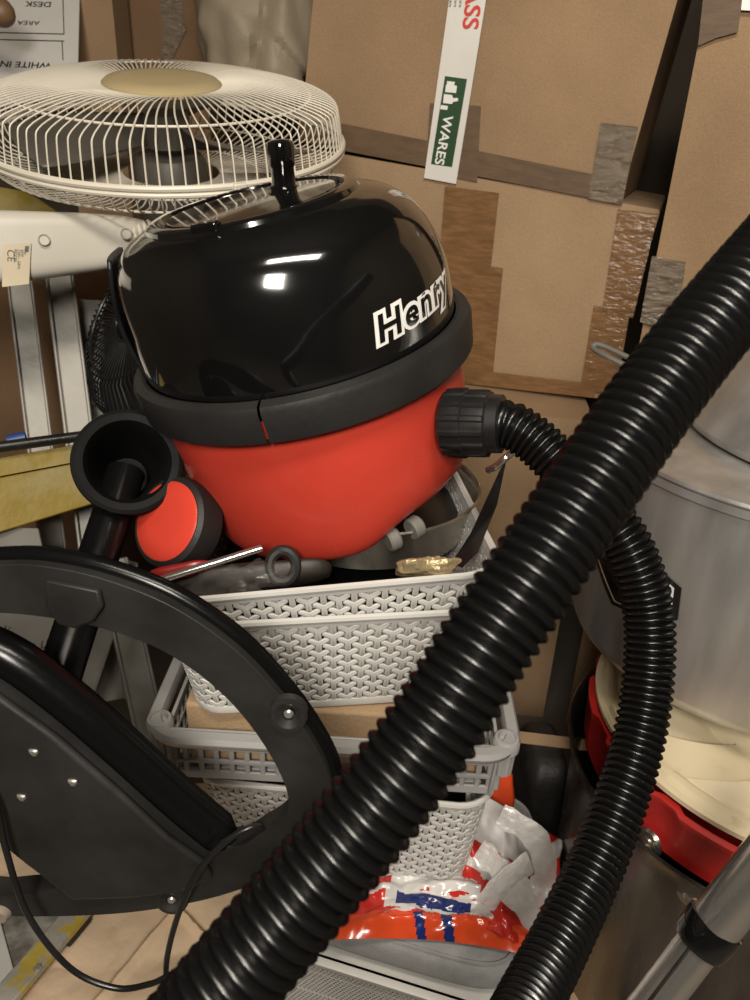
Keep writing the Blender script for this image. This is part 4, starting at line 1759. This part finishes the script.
# chrome telescopic wand in the foreground
wd_ = thing('telescopic_wand', at(700, 935, .55), 'chrome telescopic tube with a black collar in the bottom right corner', 'vacuum wand')
a, b = at(626, 1040, .57), at(706, 935, .55)
mb = MB()
mb.tube([a, b], .0152, 48)
part('inner_tube', mb, 'chrome', wd_)
mb = MB()
d = (b - a).normalized()
sd = d.cross((CAM - a).normalized()).normalized()
fr_ = sd.cross(d)
if fr_.dot(CAM - a) < 0:
    fr_ = -fr_
mb.tube([a - sd * .003 + fr_ * .0138, b - sd * .003 + fr_ * .0138], .0018, 8)
part('groove', mb, 'steel_dark', wd_)
b2 = at(806, 812, .51)
mb = MB()
e1 = d.orthogonal().normalized()
e2 = d.cross(e1)
mb.lathe([(.0165, -.010), (.0185, -.009), (.0198, -.004), (.0205, .010), (.0200, .014), (.0175, .015)], b, d, e1, e2, 48)
part('collar', mb, 'gloss_black', wd_, 'black plastic collar')
mb = MB()
mb.tube([b, b2], .0178, 48)
part('outer_tube', mb, 'chrome', wd_)

# ------------------------------------------------------------------ black tube with flared funnel, left
a, b = at(126, 472, .74), at(32, 760, .60)
d = (b - a).normalized()
e1 = d.orthogonal().normalized()
e2 = d.cross(e1)
tb = thing('flared_tube', a, 'glossy black tube with a wide flared collar left of the vacuum', 'tube')
mb = MB()
mb.tube([a + (b - a) * t for t in (0, .25, .5, .75, 1)], .0185, 40)
part('tube', mb, 'deep_black', tb)
mb = MB()
fd = cdir(.34, .16, 1)
fe = fd.orthogonal().normalized()
ff = fd.cross(fe)
FP = at(128, 462, .70)
mb.lathe([(.0195, -.082), (.021, -.090), (.040, -.010), (.0490, -.005), (.0505, -.001), (.0495, .003), (.046, .0045), (.0395, .003), (.037, -.002), (.034, -.014), (.0195, -.078), (0, -.080)], FP, fd, fe, ff, 72)
part('flared_collar', mb, 'matte_black', tb, 'black flared collar', smooth=35)

# ------------------------------------------------------------------ black oval ring base
PB = Frame((0, .40, .6), Vector((-.10, -1, 0)))
TH = PB.n * -.020
outer = [(-260, 700), (-200, 620), (-110, 578), (0, 565), (60, 569), (118, 584), (176, 609), (234, 649), (280, 697), (313, 743), (330, 780), (329, 815), (313, 843), (280, 872), (230, 893), (170, 907), (100, 915), (0, 916), (-110, 905), (-200, 850), (-250, 780)]
hole1 = [(-150, 640), (-60, 612), (0, 613), (50, 618), (100, 628), (150, 645), (190, 668), (225, 697), (252, 728), (274, 762), (287, 792), (287, 812), (277, 824), (262, 833), (240, 846), (215, 842), (175, 809), (120, 759), (60, 707), (0, 664), (-50, 648), (-110, 655)]
hole2 = [(-130, 760), (0, 832), (35, 856), (67, 884), (42, 893), (0, 897), (-90, 888)]


def sm(pts, n=5):
    return [(q.x, q.y) for q in spline([Vector((a, b, 0)) for a, b in pts], n, closed=True)]


rb_ = thing('ring_base', PB.p(60, 915), 'black plastic oval ring base with a screwed triangular plate, in front at left', 'base')
mb = MB()
mb.holed([PB.p(*q) for q in sm(outer)], [[PB.p(*q) for q in sm(hole1)], [PB.p(*q) for q in hole2]], TH)
part('ring', mb, 'base_black', rb_, smooth=30, bevel=.003, bseg=3)
# raised outer lip, glossy
mb = MB()
mb.tube([PB.p(*q) + PB.n * -.013 for q in sm(outer)], .0066, 12, closed=True)
part('outer_lip', mb, 'deep_black', rb_, 'glossy outer edge')
mb = MB()
plate = [(-120, 640), (-60, 648), (0, 690), (60, 733), (120, 785), (170, 832), (205, 856), (215, 872), (190, 884), (130, 892), (75, 894), (64, 884), (30, 858), (0, 834), (-120, 770)]
mb.prism([PB.p(*q) for q in plate], PB.n * .007)
pl = part('mounting_plate', mb, 'base_black', rb_, 'flat triangular plate', bevel=.003, bseg=3)
mb = MB()
mb.tube(spline([PB.p(*q) + PB.n * -.010 for q in ((-110, 655), (-50, 648), (0, 664), (60, 707), (120, 759), (175, 809), (215, 842), (236, 853))], 6), lambda i: .0158 if i < 36 else .0158 * max(.15, 1 - (i - 36) / 7), 18)
part('groove_shade_tube', mb, 'deep_black', pl, 'deep black tube standing in for the shadowed groove')  # black tube shaped to stand for the shadow band beside the plate
for px, py in ((34, 752), (73, 782), (22, 797)):
    mb = MB()
    q = PB.p(px, py, .007)
    mb.lathe([(0, .0018), (.0022, .0018), (.0036, .0008), (.0038, -.001)], q, PB.n, UP, X, 10, mod=lambda r, h, a: (r * (1 + .18 * math.sin(3 * a)), h))
    part('screw', mb, 'screw', pl, 'silver screw')
for px, py in ((289, 713), (172, 899)):
    q = PB.p(px, py)
    mb = MB()
    mb.lathe([(.0045, .0005), (.0085, .0035), (.0115, .003), (.0125, -.001)], q, PB.n, UP, X, 32, mod=lambda r, h, a: (r * (1 + .35 * abs(math.sin(a))), h))
    bo = part('screw_boss', mb, 'base_black', rb_)
    mb = MB()
    mb.lathe([(0, .002), (.0026, .002), (.0036, .0005)], q + PB.n * .0005, PB.n, UP, X, 16)
    part('screw', mb, 'screw', bo, 'silver screw')
mb = MB()
mb.prism([PB.p(*q) for q in ((48, 577), (102, 588), (106, 604), (96, 618), (78, 625), (60, 620), (49, 604))], PB.n * .005)
part('raised_pad', mb, 'base_black', rb_, bevel=.002, bseg=3)
mb = MB()
q = PB.p(2, 912)
mb.lathe([(0, .006), (.007, .006), (.009, .002), (.009, -.002)], q, PB.n, UP, X, 24)
part('foot', mb, mat('foot', (.25, .21, .16), .7), rb_, 'beige round foot')
# its cable
cp = [PB.p(-40, 740, .012), PB.p(-6, 800, .016), PB.p(6, 850, .020), PB.p(28, 915, .024), PB.p(70, 968, .026), PB.p(115, 988, .026), PB.p(160, 980, .026), PB.p(186, 962, .0), PB.p(190, 985, -.02), PB.p(168, 985, .010), PB.p(170, 950, .016), PB.p(184, 900, .018), PB.p(205, 862, .016), PB.p(235, 835, .008), PB.p(258, 827, .0), PB.p(268, 838, -.014), PB.p(262, 850, -.03)]
cp = [PB.p(-40, 740, .012), PB.p(-6, 800, .016), PB.p(6, 850, .020), PB.p(28, 915, .024), PB.p(70, 968, .026), PB.p(115, 988, .026), PB.p(150, 984, .022), PB.p(176, 974, .018), PB.p(198, 985, .01), PB.p(190, 1005, .008), PB.p(171, 1000, .012), PB.p(166, 970, .014), PB.p(172, 935, .016), PB.p(186, 895, .018), PB.p(207, 860, .016), PB.p(235, 835, .008), PB.p(258, 827, .0), PB.p(268, 838, -.012), PB.p(262, 850, -.026)]
mb = MB()
mb.tube(spline(cp, 8), .0026, 12)
solo('power_cable', mb, 'satin_black', 'thin black cable looping below the black oval base', 'cable')
